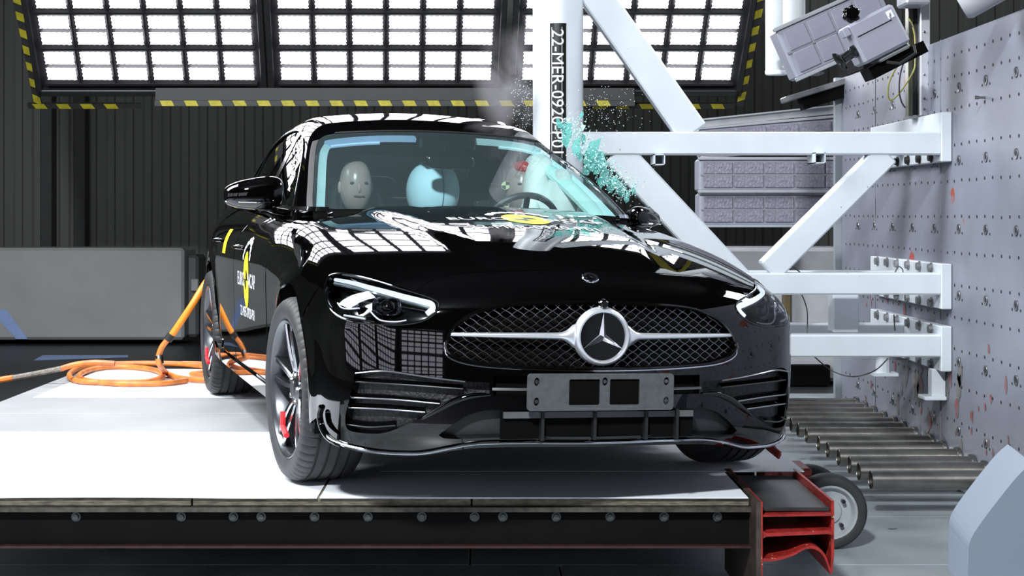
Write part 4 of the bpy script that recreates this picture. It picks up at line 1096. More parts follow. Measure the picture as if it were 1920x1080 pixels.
B=MB();B.box((.938,5.345,.357),(1.175,6.0,.372),bev=.003);sp(B,'rubber_top_pad',mat('dark_worn_pad',(.035,.033,.035),.4,vary=.6,scale=9))
B=MB();B.box((.94,5.345,.0),(1.17,5.36,.0)) if False else None
# --- white steel tower
TW=empty('impact_pole_frame',(.362,7.88,0));tag(TW,'tall white steel pole with box-section frame bolted to the perforated wall','frame')
def tw(mb,name,m=WHITEP,smooth=False): mb.V=[(x-.362,y-7.88,z) for x,y,z in mb.V];return mb.build(name,m,TW,smooth)
B=MB();B.lathe([(.0001,.50),(.127,.50),(.127,2.72),(.0001,2.72)],64,Matrix.Translation((.362,7.88,0)));POLE=tw(B,'pole',smooth=True)
def arc_strip(name,a0,a1,r,z0,z1,m):
    B=MB();B.grid([[(.362+r*math.cos(a),7.88+r*math.sin(a),z) for z in (z0,z1)] for a in np.radians(np.linspace(a0,a1,8))]);return tw(B,name,m)
ztop=zat(43,7.75);arc_strip('black_scale_strip',-111,-74,.1283,1.35,ztop,BTXT)
arc_strip('white_border_line',-107,-106,.1289,1.35,ztop-.02,WTXT);arc_strip('white_border_line',-84.5,-83.5,.1289,1.35,ztop-.02,WTXT)
V,F=text_mesh('22-MER-0920-P01',.086,'LEFT')
def pole_map(V):
    a=np.radians(-95)+V[:,1]/.1292;return np.stack([.1292*np.cos(a),.1292*np.sin(a),zat(54,7.75)-V[:,0]*1.0],-1)
_b=bake;bake=lambda P:P
film('test_number',V,F,pole_map,WTXT,TW);bake=_b
def beam(a,b,wd,hd,name='box_beam',depth_up=None):
    a,b=Vector(a),Vector(b);t=(b-a).normalized();Yv=Vector((0,1,0));n=t.cross(Yv).normalized();dpt=Yv-t*t.dot(Yv);dpt.normalize()
    M=Matrix((( t.x,dpt.x,n.x,a.x),(t.y,dpt.y,n.y,a.y),(t.z,dpt.z,n.z,a.z),(0,0,0,1)))
    B=MB();B.box((0,-wd/2,-hd/2),((b-a).length,wd/2,hd/2),M=M,bev=.008);return tw(B,name)
YF=7.85
# horizontals
def hb_(x0,y0,y1,d,x1=2.29,name='box_beam'):
    z1=zat(y0,d);z0=zat(y1,d);B=MB();B.box((X(x0,d),d,z0),(x1,d+.12,z1),bev=.008);return tw(B,name)
hb_(1088,247,290,7.86);hb_(1395,512,553,7.86);hb_(1400,628,670,7.86)
hb_(1395,508,540,8.55);hb_(1400,607,640,8.55)
hb_(1300,262,290,8.55)
beam(P3(1090,-45,7.93),P3(1298,250,7.93),.12,.155,'diagonal_brace')
beam(P3(1155,285,7.93),P3(1412,560,7.93),.12,.150,'diagonal_brace')
beam(P3(1440,508,7.93),P3(1660,288,7.93),.12,.125,'diagonal_brace')
B=MB();B.box((X(1562,8.25),8.25,zat(625,8.25)),(X(1611,8.25),8.38,zat(550,8.25)),bev=.008);tw(B,'upright')
B=MB();B.tube([P3(1655,660,8.6),P3(1655,700,8.6)],.04,12);B.box((X(1635,8.6),8.55,zat(704,8.6)),(X(1680,8.6),8.65,zat(698,8.6)));tw(B,'hanging_foot')
B=MB();B.box((X(1742,8.0),7.95,zat(742,8.0)),(X(1768,8.0),8.02,zat(690,8.0)),bev=.004);B.box((X(1727,8.0),7.93,zat(748,8.0)),(X(1768,8.0),8.06,zat(741,8.0)),bev=.003);tw(B,'angle_bracket')
for (y0,y1,d1) in ((210,303,9.3),(495,580,9.3),(612,697,9.3)):
    B=MB();B.box((2.285,7.85,zat(y1,7.85)),(2.338,d1,zat(y0,7.85)),bev=.004);tw(B,'wall_plate')
    zc_=(zat(y0,7.85)+zat(y1,7.85))/2;h=(zat(y0,7.85)-zat(y1,7.85))/2
    for k in range(6):
        for s in ((-1,) if y0<300 else (-1,1)):
            y=8.02+k*.22
            B=MB();B.lathe([(.0001,.020),(.020,.020),(.020,.006),(.028,.006),(.028,0)],8,Matrix.Translation((2.285,y,zc_+s*h*.78))@Matrix.Rotation(math.radians(-90),4,'Y'));tw(B,'plate_bolt',mat('dark_bolt',(.05,.045,.04),.4,.6,vary=.4,scale=20) if y0<300 else mat('grey_bolt',(.30,.31,.32),.4,.5,vary=.3))
def sq(cx,cy,d0,d1,w_=.054,name='square_tube_stub'):
    x,z=X(cx,d0),zat(cy,d0);B=MB();h=w_/2;t=.005
    for a,b,c,e in ((-h,-h,h,-h+t),(-h,h-t,h,h),(-h,-h,-h+t,h),(h-t,-h,h,h)): B.box((x+a,d0,z+b),(x+c,d1,z+e))
    B.add([(x-h,d1-.01,z-h),(x+h,d1-.01,z-h),(x+h,d1-.01,z+h),(x-h,d1-.01,z+h)],[(0,1,2,3)]);tw(B,name)
sq(1237,299,7.80,7.98);sq(1538,296,7.80,7.98)
for c in ([P3(1498,540,8.3),P3(1513,580,8.3),P3(1513,625,8.2)],[P3(1525,667,8.0),P3(1560,695,8.0),P3(1600,706,8.0),P3(1640,695,8.1),P3(1665,672,8.2)],[P3(1470,503,8.0),P3(1485,500,8.0),P3(1502,512,8.0)],[P3(1678,512,8.4),P3(1684,500,8.4),P3(1692,505,8.4),P3(1693,516,8.4)],[P3(1676,590,8.4),P3(1678,620,8.4)]):
    B=MB();B.tube(cr(c,6),.0035,5);tw(B,'loose_wire',mat('grey_wire',(.10,.10,.09),.5,vary=.2),True)
# --- steel pipes fixed to the wall
rows=[(1865,.0,'nearest of the steel pipes reaching from the foot of the perforated wall'),(1835,0,'second steel pipe from the front at the wall foot'),(1812,0,'third steel pipe from the front at the wall foot'),(1785,0,'fourth steel pipe from the front at the wall foot'),(1758,0,'fifth steel pipe from the front at the wall foot'),(1735,0,'sixth steel pipe from the front at the wall foot'),(1705,0,'seventh steel pipe from the front, just behind the middle gap'),(1684,0,'sixth steel pipe from the back of the row'),(1667,0,'fifth steel pipe from the back of the row'),(1648,0,'fourth steel pipe from the back of the row'),(1630,0,'third steel pipe from the back of the row'),(1613,0,'rearmost but one steel pipe at the wall foot'),(1597,0,'rearmost steel pipe of the row at the wall foot')]
for i,(xr,_,lab) in enumerate(rows):
    d=2932*2.30/(xr-911.6);z=.170
    E=empty('steel_pipe',(2.338,d,z));tag(E,lab,'pipe','steel pipes standing out from the wall foot')
    if i==0:
        M=Matrix.Rotation(math.radians(-90),4,'Y')
        B=MB();B.lathe([(.036,.58),(.041,.60),(.044,.598),(.044,.0),(.030,.0)],28,M);B.lathe([(.0361,.60),(.036,.30),(.0001,.30)],20,M);t_=B.build('tube',mat('dull_pipe_steel',(.30,.285,.255),.33,1.,vary=.35,scale=7),E,True)
        B=MB();B.lathe([(.044,.0),(.054,.004),(.054,.020),(.044,.022)],28,M);f_=B.build('flange',STEEL,E,True)
        B=MB();B.lathe([(.0001,.295),(.036,.295)],20,M);v_=B.build('bore',VOID,E)
    else: inst('tube',t_.data,E);inst('flange',f_.data,E);inst('bore',v_.data,E)
B=MB();B.tube([(2.25,7.15,.03),(2.32,5.2,.03)],.028,8);o=B.build('black_hose',mat('black_hose_rubber',(.01,.01,.01),.5,vary=.2),None,True);tag(o,'black hose lying along the foot of the perforated wall','hose')
# --- vertical rail on the wall with cables
R0=empty('wall_rail',(2.25,8.3,zat(218,8.3)));tag(R0,'vertical metal rail fixed high on the perforated wall, with loose cables','rail')
def rl_(mb,name,m,smooth=False): mb.V=[(x-2.25,y-8.3,z-zat(218,8.3)) for x,y,z in mb.V];return mb.build(name,m,R0,smooth)
zb_=zat(218,8.3);B=MB();B.box((X(1724,8.3),8.28,zb_),(X(1742,8.3),8.36,3.1),bev=.004);rl_(B,'profile',mat('anodised_rail',(.60,.61,.66),.3,.4,vary=.1))
B=MB();B.box((X(1703,8.3),8.30,zb_-.0),(X(1712,8.3),8.36,3.1),bev=.003);rl_(B,'profile',mat('olive_steel_rail',(.12,.12,.09),.3,.8,vary=.3))
B=MB();B.box((X(1713,8.3),8.33,zb_+.01),(X(1723,8.3),8.37,3.1));rl_(B,'channel',MBLACK)
B=MB();B.box((X(1702,8.3),8.27,zb_-.012),(X(1743,8.3),8.38,zb_));rl_(B,'end_plate',STEEL)
for yy in (60,95,140,185,205):
    B=MB();B.lathe([(.0001,.006),(.006,.006),(.007,0)],8,Matrix.Translation((X(1733,8.28),8.28,zat(yy,8.28)))@Matrix.Rotation(math.radians(90),4,'X'));rl_(B,'rail_screw',STEEL)
B=MB();B.box((X(1690,8.2),8.1,zat(12,8.2)),(X(1735,8.2),8.3,zat(-20,8.2)),bev=.01);rl_(B,'carriage',mat('grey_carriage',(.42,.44,.48),.4,.3,vary=.2))
for c,m_ in (([(1704,35),(1714,60),(1716,110),(1712,135),(1690,170),(1672,188),(1665,180),(1667,155),(1680,128),(1695,110)],'yellow_green_cable'),([(1706,40),(1718,70),(1716,120)],'dark_cable'),([(1697,108),(1688,140),(1686,170),(1690,190),(1697,202)],'dark_cable')):
    B=MB();B.tube(cr([P3(a,b,8.15) for a,b in c],5),.0045,6);rl_(B,'cable',mat('yellow_green_cable',(.38,.36,.08),.5,vary=.2) if m_[0]=='y' else mat('dark_cable',(.05,.03,.06),.5,vary=.2),True)
# --- lamp heads
LBOX=mat('lamp_box_grey',(.29,.30,.36),.45,vary=.1,scale=5)
LCELL=mat('unlit_lamp_lens',(.25,.24,.30),.35,.2,vary=.35,scale=60,bump=.4)
def lampbox(cx,cy,d,w_,h,rot,label,cols=4,rows=2,depth=.25,cell=LCELL,tiltx=0.,cx2=None):
    E=empty('floodlight',P3(cx,cy,d),rot=(math.radians(tiltx),math.radians(rot),0));tag(E,label,'floodlight')
    B=MB();B.box((-w_/2,0,-h/2),(w_/2,depth,h/2),bev=.015);B.build('housing',LBOX,E)
    cw=(w_-.05)/cols;ch=(h-.04)/rows;first=None
    for r in range(rows):
        for c in range(cols):
            lx=-w_/2+.025+(c+.5)*cw;lz=-h/2+.02+(r+.5)*ch
            if first is None:
                B=MB();B.box((-cw/2+.006,-.012,-ch/2+.006),(cw/2-.006,.0,ch/2-.006),bev=.005);o=B.build('lens_cell',cell,E);o.location=(lx,0,lz);first=o
            else: inst('lens_cell',first.data,E,(lx,0,lz))
    B=MB();B.box((-w_/2+.01,-.008,-.006),(w_/2-.01,0,.006));B.build('centre_divider',mat('divider_grey',(.20,.20,.23),.5,vary=.1),E)
    for s in (-1,1):
        B=MB();B.box((-w_/2-.008,-.016,s*h/2-.010),(w_/2+.008,.02,s*h/2+.010),bev=.003);B.build('rim_bar',mat('bright_rim',(.50,.52,.56),.3,.5,vary=.1),E)
    return E
lampbox(1490,328,11.2,1.37,.235,0,'unlit grey lamp head behind the frame, upper of the two below the top beam',cols=6)
lampbox(1490,393,11.25,1.37,.235,0,'unlit grey lamp head behind the frame, lower of the two below the top beam',cols=6)
lampbox(1500,252,11.7,1.5,.22,-5,'unlit grey lamp head mostly hidden by the top horizontal beam',cols=6)
for E,dx,dd_ in ((bpy.data.objects['floodlight'],.56,.30),(bpy.data.objects['floodlight.001'],.60,.36),(bpy.data.objects['floodlight.002'],.62,.30)):
    B=MB();zz=E.location.z;Mi=E.rotation_euler.to_matrix().inverted().to_4x4();B.box((dx-.02,dd_,-zz+.002),(dx+.02,dd_+.04,.05),M=Mi);B.box((dx-.02,.2,-.02),(dx+.02,dd_,.02));B.build('rack_post',FRM,E)
lampbox(1570,60,8.35,.60,.29,-24,'pale unlit lamp head tilted up behind the camera housing',cols=4,cell=mat('pale_lamp_lens',(.25,.25,.31),.35,vary=.12,scale=8),depth=.2)
for c,r_,m_,n_,lab in (([(1300,222),(1480,201)],.012,None,'steel_channel','thin bright edged channel running above the unlit lamp heads'),):
    E=B=MB();B.box((X(1305,11),11,zat(230,11)),(X(1585,11),11.2,zat(226,11)));
    M=Matrix.Translation(P3(1310,226,11))@Matrix.Rotation(math.radians(-6),4,'Y');B=MB();B.box((0,0,0),(1.1,.15,.010),M=M);B.box((0,.03,-.05),(1.1,.1,.0),M=M);B.box((X(1310,11)+1.02,11.03,0.002),(X(1310,11)+1.08,11.1,zat(226,11)+.08))
    o=B.build(n_,mat('channel_steel',(.55,.57,.60),.3,.6,vary=.2));tag(o,lab,'channel')
M=Matrix.Translation(P3(1474,186,10.2))@Matrix.Rotation(math.radians(-17),4,'Y');B=MB();B.box((0,0,-.02),(.9,.2,.018),M=M,bev=.006);o=B.build('steel_ledge',mat('grey_ledge_steel',(.20,.20,.21),.4,.4,vary=.3,scale=10));tag(o,'narrow grey ledge sloping up towards the perforated wall edge','ledge')
B=MB();B.box((.1,.02,-.10),(.85,.15,-.02),M=M);B.build('under_rail',VOID,o)
# camera housing on arm
E=empty('camera_housing',P3(1648,63,7.6),rot=(0,math.radians(-27),0));tag(E,'pale grey camera housing tilted beside the wall rail, with a dark round lens mount','camera')
B=MB();B.box((-.125,0,-.105),(.125,.22,.105),bev=.014);B.build('case',LBOX,E)
B=MB();B.box((-.10,-.004,.030),(.085,.0,.034));B.build('lid_seam',VOID,E)
B=MB();B.box((.075,-.004,.040),(.105,-.0,.078));B.build('white_sticker',WTXT,E)
for x_,z_ in ((.085,.050),(.090,.060)):
    B=MB();B.box((x_-.004,-.0055,z_-.008),(x_+.004,-.004,z_+.006));B.build('sticker_mark',mat('grey_print',(.25,.25,.28),.5,vary=.1),E)
B=MB();B.box((-.15,.0,.055),(-.118,.08,.10),bev=.004);B.build('corner_clip',LBOX,E)
B=MB();B.lathe([(.0001,.0),(.030,.0),(.033,.03),(.024,.04),(.024,.085),(.050,.10),(.055,.11),(.012,.112),(.0001,.10)],28,Matrix.Translation((-.115,.05,-.02))@Matrix.Rotation(math.radians(-100),4,'Y'));B.build('lens_mount',mat('dark_chromed_mount',(.10,.11,.11),.15,.9,vary=.3),E,True)
B=MB();B.box((-.05,.03,-.13),(.12,.2,-.105),bev=.01);B.build('base_foot',mat('grey_green_foot',(.28,.31,.30),.5,vary=.1),E)
B=MB();B.tube([(-.03,.0,-.14),(.02,-.02,-.175),(.11,-.02,-.165),(.125,0,-.13)],.008,8);B.build('carry_handle',MBLACK,E,True)
B=MB();B.box((-.10,.08,-.19),(.2,.26,-.13));B.build('support_plate',VOID,E)
B=MB()
for k in range(6):
    a=math.radians(60*k);B.grid(blob((.028*math.cos(a),0,.028*math.sin(a)),(.017,.02,.017),8,10,e=.8))
B.lathe([(.0001,.03),(.03,.03),(.035,-.03),(.0001,-.03)],20,Matrix.Rotation(math.radians(90),4,'X'));
B.V=[(x-.07,y+.03,z+.145) for x,y,z in B.V];B.build('clamp_knob',GBLACK,E,True)
# white cylinders hanging at the top right
for i,(x0,x1,yb_,d,lab) in enumerate(((1435,1476,141,8.9,'leftmost white hanging panel tube at the top right, the widest'),(1468,1500,128,8.8,'second white hanging tube at the top right'),(1494,1510,115,9.1,'third and narrow white hanging tube, next to the tilted lamp head'))):
    E=empty('hanging_tube',(X((x0+x1)/2,d),d,zat(yb_,d)));tag(E,lab,'tube')
    r=(x1-x0)/2*d/2932;B=MB();B.lathe([(.0001,.0),(r*.92,0),(r,.012),(r,1.6),(.0001,1.6)],28,Matrix.Diagonal((1,.6,1,1)));B.build('tube_body',mat('white_tube_plastic',(.62,.66,.68),.35,vary=.08),E,True)
    B=MB();B.lathe([(r*1.0,.004),(r*1.03,.010),(r*1.03,.022),(r,.026)],28,Matrix.Diagonal((1,.6,1,1)));B.build('end_rim',mat('pale_rim_plastic',(.75,.8,.82),.3,vary=.05),E,True)
M=Matrix.Translation(P3(1512,108,8.76));B=MB();B.add([(0,0,.0),(.0,0,-.085),(.10,0,-.045),(.10,0,-.03)],[(0,1,2,3)]);B.box((0,0,-.09),(.1,.15,-.08));B.V=[tuple(M@Vector(v)) for v in B.V];o=B.build('corner_bracket',mat('bracket_grey',(.14,.14,.15),.4,.4,vary=.2));tag(o,'small dark angle bracket under the tilted lamp head','bracket')
# upper dark gantry on the wall top, plus a grey drum at the top edge
B=MB();B.box((2.34,9.7,2.272),(2.8,10.15,2.36));o=B.build('gantry_shelf',VOID);tag(o,'dark shelf above the far end of the perforated wall','shelf')
B=MB();B.lathe([(.0001,0),(.07,0),(.08,.02),(.08,.5),(.0001,.5)],32,Matrix.Translation(P3(1800,8,6.8))@Matrix.Rotation(math.radians(60),4,'Y')@Matrix.Rotation(math.radians(20),4,'X'));o=B.build('grey_cylinder',mat('grey_cylinder_paint',(.42,.43,.47),.45,vary=.1),None,True);tag(o,'grey cylinder end poking in at the top edge over the wall','cylinder')
# bolt sticking out of the wall
B=MB();B.lathe([(.0001,.05),(.009,.05),(.009,.030),(.006,.030),(.006,0)],10,Matrix.Translation((2.338,2932*2.338/(1847-911.6),zat(183,2932*2.338/(1847-911.6))))@Matrix.Rotation(math.radians(-90),4,'Y'));o=B.build('protruding_bolt',STEEL);tag(o,'single steel bolt protruding from the upper perforated wall','bolt')
# blurred pale panel in the right foreground
FGP=mat('smooth_pale_blue_panel',(.17,.20,.25),.6,vary=.06,scale=1)
d=4.3;pts=[(1935,868),(1900,902),(1826,1000),(1816,1040),(1814,1120),(1935,1120)]
B=MB();pts=[tuple(p) for p in cr(pts[:4],6)]+pts[4:];n=len(pts);V0=[P3(a,b,d) for a,b in pts];V1=[(x+.05,d+.35,z) for x,y,z in V0]
B.add(V0+V1,[tuple(range(n)),tuple(range(n,2*n))[::-1]]+[(i,(i+1)%n,n+(i+1)%n,n+i) for i in range(n)]);
o=empty('foreground_panel',(1.4,4.4,0));tag(o,'smooth pale blue panel with a sloping edge in the lower right foreground','panel')
B.V=[(x-1.4,y-4.4,z) for x,y,z in B.V];B.build('panel_body',FGP,o)
B=MB();B.box((.0,-.05,0),(.12,.2,zat(1120,d)+.01));B.build('panel_base',FGP,o)
# --- orange hose
OR=mat('orange_hose_rubber',(.78,.22,.035),.42,vary=.45,scale=14,vary2=(.40,.12,.03))
HZ0=.398+.017
def hose_pt(x,y,z=HZ0): dd=2932*(1.378-z)/(y-399.5);return (X(x,dd),dd,z)
E=empty('orange_hose',hose_pt(300,690,0.40)[:2]+(.396,));tag(E,'orange corrugated hose coiled on the white sheet behind the car','hose')
def hs_(mb,name,m): 
    l=E.location;mb.V=[(x-l.x,y-l.y,z-l.z) for x,y,z in mb.V];return mb.build(name,m,E,True)
l1=[hose_pt(*p) for p in ((-60,722),(0,712),(60,702),(120,690),(165,681),(215,684))]
coil=[hose_pt(*p) for p in ((265,685),(350,684),(430,687),(470,697),(440,705),(380,700))]
c1=[hose_pt(x,y,.413) for x,y in ((395,688),(330,683),(260,682),(200,683),(150,690),(130,703),(145,714),(200,717),(270,716),(305,706),(290,694),(240,688),(185,690),(150,702),(160,713),(220,719),(300,719),(350,713))]
c2=[P3(403,512,9.0),P3(386,530,8.95),P3(360,572,8.9),P3(330,617,8.9),P3(315,637,8.9)]
c3=[P3(315,636,8.9),P3(303,652,8.9),P3(297,672,8.9),P3(300,685,8.88),hose_pt(312,699,.418),hose_pt(335,708,.415),hose_pt(370,712),hose_pt(410,713),hose_pt(470,712)]
B=MB();B.tube(cr(c1,8),.0165,10);hs_(B,'coil',OR)
B=MB();B.tube(cr([hose_pt(x,y,.413) for x,y in ((215,682),(290,681),(350,683),(390,688),(385,697),(360,702),(420,706),(400,690),(340,682),(420,684),(480,686))],8),.0165,10);hs_(B,'coil',OR)
B=MB();B.tube(cr(c2,6),.020,10);hs_(B,'rising_sleeve',mat('bright_orange_sleeve',(.90,.26,.02),.4,vary=.1))
B=MB();B.tube(cr(c3,8),.0165,10);hs_(B,'lower_sleeve',OR)
B=MB();B.tube([c2[-2],c2[-1],c3[0]],.0001);
B=MB();B.tube([P3(322,627,8.9),P3(314,638,8.9)],.024,10);hs_(B,'black_joint',MBLACK)
B=MB();B.tube([P3(299,668,8.89),P3(300,683,8.87)],.022,10);hs_(B,'grey_clamp',STEEL)
lead=[(x,y,z) for x,y,z in [hose_pt(-60,722,.03),hose_pt(-10,712,.05)]]
B=MB();B.tube(cr([P3(-60,722,9.0),P3(-5,713,9.0),P3(25,708,9.0)],5),.018,8);hs_(B,'lead_hose',OR)
B=MB();B.tube(cr([P3(20,709,9.0),P3(60,702,9.0),P3(115,691,9.0)],5),.0165,8);hs_(B,'braided_sleeve',mat('grey_braid',(.25,.22,.19),.7,vary=.6,scale=90))
B=MB();B.tube(cr([P3(112,692,9.0),P3(140,684,9.02),P3(175,680,9.0),P3(215,682,9.0)],5),.017,8);hs_(B,'lead_hose',OR)
B=MB();B.box((-2.62,8.95,.34),(-2.5,9.10,.395)) if False else None
# --- strap near the far front wheel
E=empty('tether_strap',P3(1445,835,5.95));tag(E,'short red and blue tether strap hanging behind the far bumper corner','strap')
l=E.location
B=MB();B.tube([(a-l.x,b-l.y,c-l.z) for a,b,c in (P3(1428,826,5.95),P3(1442,838,5.9),P3(1462,854,5.85))],.007,6,flat=2.5);B.build('red_strap',RED,E)
B=MB();B.tube([(a-l.x,b-l.y,c-l.z) for a,b,c in (P3(1438,826,5.93),P3(1446,836,5.9),P3(1452,845,5.88))],.010,6,flat=1.5);B.build('blue_strap',mat('blue_strap',(.04,.12,.55),.5,vary=.1),E)
B=MB();B.tube([(a-l.x,b-l.y,c-l.z) for a,b,c in (P3(1450,848,5.87),P3(1458,843,5.87))],.008,6);B.build('buckle',STEEL,E)
# --- crash-test dummies
SK=mat('beige_dummy_skin',(.36,.28,.26),.25,vary=.3,scale=7)
def dummy(lx,ly,lz,label,tilt=0,headm=SK,lean=0):
    o=bake(np.array([[lx,ly,lz-.35]]))[0];E=empty('crash_test_dummy');E.parent=None;wpos=to_world(o);E.location=wpos;E.rotation_euler=(ROLL*0,lean,YAW);tag(E,label,'dummy')
    f=lambda p:(p[0],p[1]-.012*math.exp(-((p[2]-.36)/.05)**2)*(1 if p[1]<0 else 0),p[2])
    H=MB();H.grid(blob((0,-.01,.36),(.076,.095,.128),18,24,e=.9,f=lambda p:(p[0]*(1-.18*max(0,(.33-p[2])/.1)),p[1],p[2])));h=H.build('head',headm,E,True)
    B=MB();B.grid(blob((0,-.100,.35),(.009,.012,.022),8,8));B.build('nose',headm,h,True)
    for s in (-1,1):
        B=MB();B.grid(blob((s*.030,-.094,.375),(.014,.008,.007),8,8));B.build('eye_recess',mat('dark_eye_recess',(.06,.05,.045),.6,vary=.2),h,True)
        B=MB();B.grid(blob((s*.074,.0,.355),(.010,.020,.030),8,8));B.build('ear',headm,h,True)
    B=MB();B.tube([(-.025,-.100,.315),(0,-.104,.313),(.025,-.100,.315)],.004,6);B.build('mouth',mat('dark_mouth_line',(.14,.07,.06),.5,vary=.1),h,True)
    B=MB();B.tube([(0,.01,.14),(0,.0,.26)],[.05,.045],14);B.build('neck',MBLACK,E,True)
    # torso and arms as one skinned surface
    me=bpy.data.meshes.new('torso');V=[(0,.05,-.28),(0,.04,-.05),(0,.02,.12),(-.17,.02,.09),(.17,.02,.09),(-.21,-.05,-.12),(.21,-.05,-.12),(-.17,-.24,-.16),(.17,-.24,-.16),(-.09,-.10,-.30),(.09,-.10,-.30),(-.11,-.42,-.24),(.11,-.42,-.24)]
    Ed=[(0,1),(1,2),(2,3),(2,4),(3,5),(4,6),(5,7),(6,8),(0,9),(0,10),(9,11),(10,12)];R_=[.15,.15,.12,.06,.06,.048,.048,.035,.035,.09,.09,.07,.07]
    me.from_pydata(V,Ed,[]);t=bpy.data.objects.new('torso',me);COL.objects.link(t);t.parent=E;me.materials.append(mat('dummy_suit',(.30,.26,.12),.7,vary=.2,scale=9))
    sm=t.modifiers.new('s','SKIN');me.skin_vertices[0].data[0].use_root=True
    for i,r in enumerate(R_): me.skin_vertices[0].data[i].radius=(r,r)
    ss_=t.modifiers.new('d','SUBSURF');ss_.levels=2;ss_.render_levels=2
    return E,h
EP,hp=dummy(-.355,1.60,1.085,'beige crash-test dummy in the front passenger seat, before the black headrest')
ED,hd=dummy(.395,1.50,1.10,'crash-test dummy behind the steering wheel, leaning into white airbags',lean=math.radians(6))
B=MB();B.grid(blob((.0,-.03,.455),(.055,.075,.035),8,14));B.build('red_paint_patch',mat('smeared_red_paint',(.50,.03,.03),.4,vary=.3,scale=20),hd,True)
mk=[]
for k,(xx,zz) in enumerate(((-.079,.36),(-.075,.26))):
    B=MB();MM=Matrix.Translation((xx,-.03,zz))@Matrix.Rotation(math.radians(70),4,'X')@Matrix.Rotation(math.radians(-30),4,'Y')
    B.lathe([(.0001,.012),(.022,.012),(.022,.010)],16,MM);B.build('target_marker',mat('marker_yellow_green',(.55,.60,.30),.5,vary=.2),hd)
    B=MB();B.add([tuple(MM@Vector(p)) for p in ((0,0,.013),(.021,0,.013),(.015,.015,.013),(0,.021,.013))],[(0,1,2,3)]);B.add([tuple(MM@Vector(p)) for p in ((0,0,.013),(-.021,0,.013),(-.015,-.015,.013),(0,-.021,.013))],[(0,1,2,3)]);B.build('marker_quadrants',BTXT,hd,fix=False)
# --- burst side window glass: crazed sheet still hanging, larger shards, glass dust
SHG=glass('crazed_teal_glass',(.62,.92,.88),1.5,haze=.42,rough=.15,hcol=(.22,.62,.58))
def shard_poly(c,r,nx,n=6,thin=.004,asp=.75,ph=None):
    a=Vector(nx).normalized();u=a.orthogonal().normalized();v=a.cross(u);ph=rng.rand()*6 if ph is None else ph;P=[]
    for k in range(n):
        t=2*math.pi*k/n;rr=r*(.45+.75*rng.rand());P.append(Vector(c)+((u*math.cos(ph)+v*math.sin(ph))*math.cos(t)+(v*math.cos(ph)-u*math.sin(ph))*math.sin(t)*asp)*rr)
    return [tuple(p-a*thin/2) for p in P]+[tuple(p+a*thin/2) for p in P],[tuple(range(n))[::-1],tuple(range(n,2*n))]+[(i,(i+1)%n,n+(i+1)%n,n+i) for i in range(n)]
line=[(1050,236),(1076,262),(1100,290),(1124,318),(1150,345),(1180,366)]
ORD='first second third fourth fifth sixth seventh eighth ninth tenth eleventh twelfth thirteenth fourteenth fifteenth sixteenth seventeenth eighteenth'.split()
big=[(1062,250,22),(1078,274,20),(1094,262,13),(1104,294,26),(1112,276,24),(1122,305,24),(1100,318,16),(1134,330,22),(1146,350,20),(1156,346,15),(1166,360,16),(1176,368,12),(1086,292,15),(1094,238,8),(1091,216,7),(1048,232,10),(1126,340,14),(1188,358,8)]
big.sort(key=lambda q:q[1])
for i,(a,b,r) in enumerate(big):
    d=7.12+.02*i;c=P3(a,b,d);V,F=shard_poly((0,0,0),r*d/2932*1.15,(rng.uniform(-.5,.1),-1,rng.uniform(-.3,.3)),rng.randint(5,9),.004,asp=.5,ph=rng.uniform(.5,1.1))
    o=obj('glass_shard',V,F,SHG,loc=c);tag(o,ORD[i]+' from the top of the jagged teal glass shards beside the windscreen pillar','shard','large teal glass shards flying from the struck window')
FRG=mat('glass_fragment',(.30,.66,.61),.15,vary=.7,scale=60,spec=.9,vary2=(.62,.88,.86))
B=MB()
for k in range(1150):
    t=rng.rand();i=min(4,int(t*5));f=t*5-i;a=line[i][0]+(line[i+1][0]-line[i][0])*f;b=line[i][1]+(line[i+1][1]-line[i][1])*f
    q=rng.normal()*9+5;a+=q+rng.normal()*4;b+=-q*.9+rng.normal()*4
    d=rng.uniform(7.1,7.5);V,F=shard_poly(P3(a,b,d),rng.uniform(.0018,.0075),rng.normal(size=3),4,.002);B.add(V,F)
o=B.build('glass_fragments',FRG,fix=False);tag(o,'dense spray of small teal glass fragments along the windscreen pillar','fragments',kind='stuff')
B=MB()
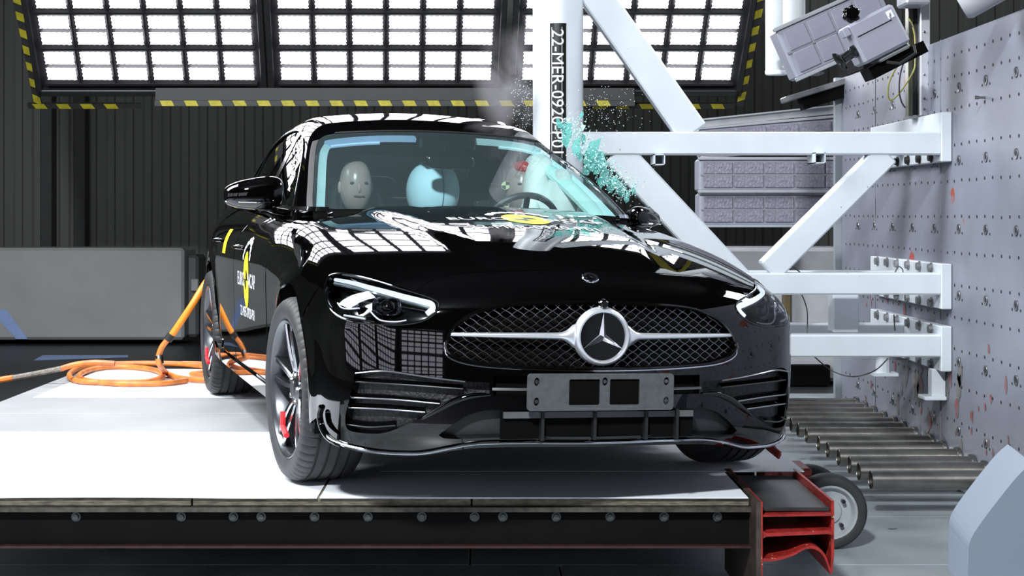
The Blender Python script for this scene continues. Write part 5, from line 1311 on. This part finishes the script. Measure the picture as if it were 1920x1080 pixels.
for k in range(480):
    if k<210: a,b=rng.normal(1120,42),rng.normal(212,24)
    elif k<410: a,b=rng.normal(985,13),rng.normal(200,34)
    else: a,b=rng.normal(1180,20),rng.normal(358,14)
    d=rng.uniform(7.2,7.6)
    if b>245 and a<1100: continue
    V,F=shard_poly(P3(a,b,d),rng.uniform(.0010,.0028),rng.normal(size=3),4,.002);B.add(V,F)
o=B.build('glass_dust',mat('white_glass_dust',(.85,.92,.92),.3,vary=.1),fix=False);tag(o,'fine white glass dust thrown up around the pole and roof','dust',kind='stuff')
# --- puff of smoke beside the pole
def smoke(c,r,dens,name,label):
    B=MB();B.grid(blob((0,0,0),r,12,18,e=1.0));m=bpy.data.materials.new(name);m.use_nodes=True;nt=m.node_tree;N=nt.nodes;L=nt.links;N.clear()
    v=N.new('ShaderNodeVolumePrincipled');v.inputs['Color'].default_value=(.72,.70,.74,1);tc=N.new('ShaderNodeTexCoord');nz=N.new('ShaderNodeTexNoise');nz.inputs['Scale'].default_value=5;nz.inputs['Detail'].default_value=5;nz.inputs['Distortion'].default_value=.6
    ln=N.new('ShaderNodeVectorMath');ln.operation='LENGTH';mp=N.new('ShaderNodeMapping');mp.inputs['Scale'].default_value=(1/r[0],1/r[1],1/r[2]);L.new(tc.outputs['Object'],mp.inputs[0]);L.new(mp.outputs[0],ln.inputs[0]);L.new(tc.outputs['Object'],nz.inputs['Vector'])
    f=N.new('ShaderNodeMapRange');f.inputs[1].default_value=1.;f.inputs[2].default_value=.25;f.inputs[3].default_value=0;f.inputs[4].default_value=1;L.new(ln.outputs['Value'],f.inputs[0])
    g=N.new('ShaderNodeMapRange');g.inputs[1].default_value=.42;g.inputs[2].default_value=.66;g.inputs[3].default_value=0;g.inputs[4].default_value=dens;L.new(nz.outputs['Fac'],g.inputs[0])
    mu=N.new('ShaderNodeMath');mu.operation='MULTIPLY';L.new(f.outputs[0],mu.inputs[0]);L.new(g.outputs[0],mu.inputs[1]);L.new(mu.outputs[0],v.inputs['Density'])
    o_=N.new('ShaderNodeOutputMaterial');L.new(v.outputs[0],o_.inputs['Volume'])
    o=B.build(name,m,None,True,loc=c);tag(o,label,'smoke',kind='stuff')
smoke(P3(958,150,7.80),(.20,.10,.30),12,'smoke_puff','faint grey smoke puff rising beside the white pole above the roof')
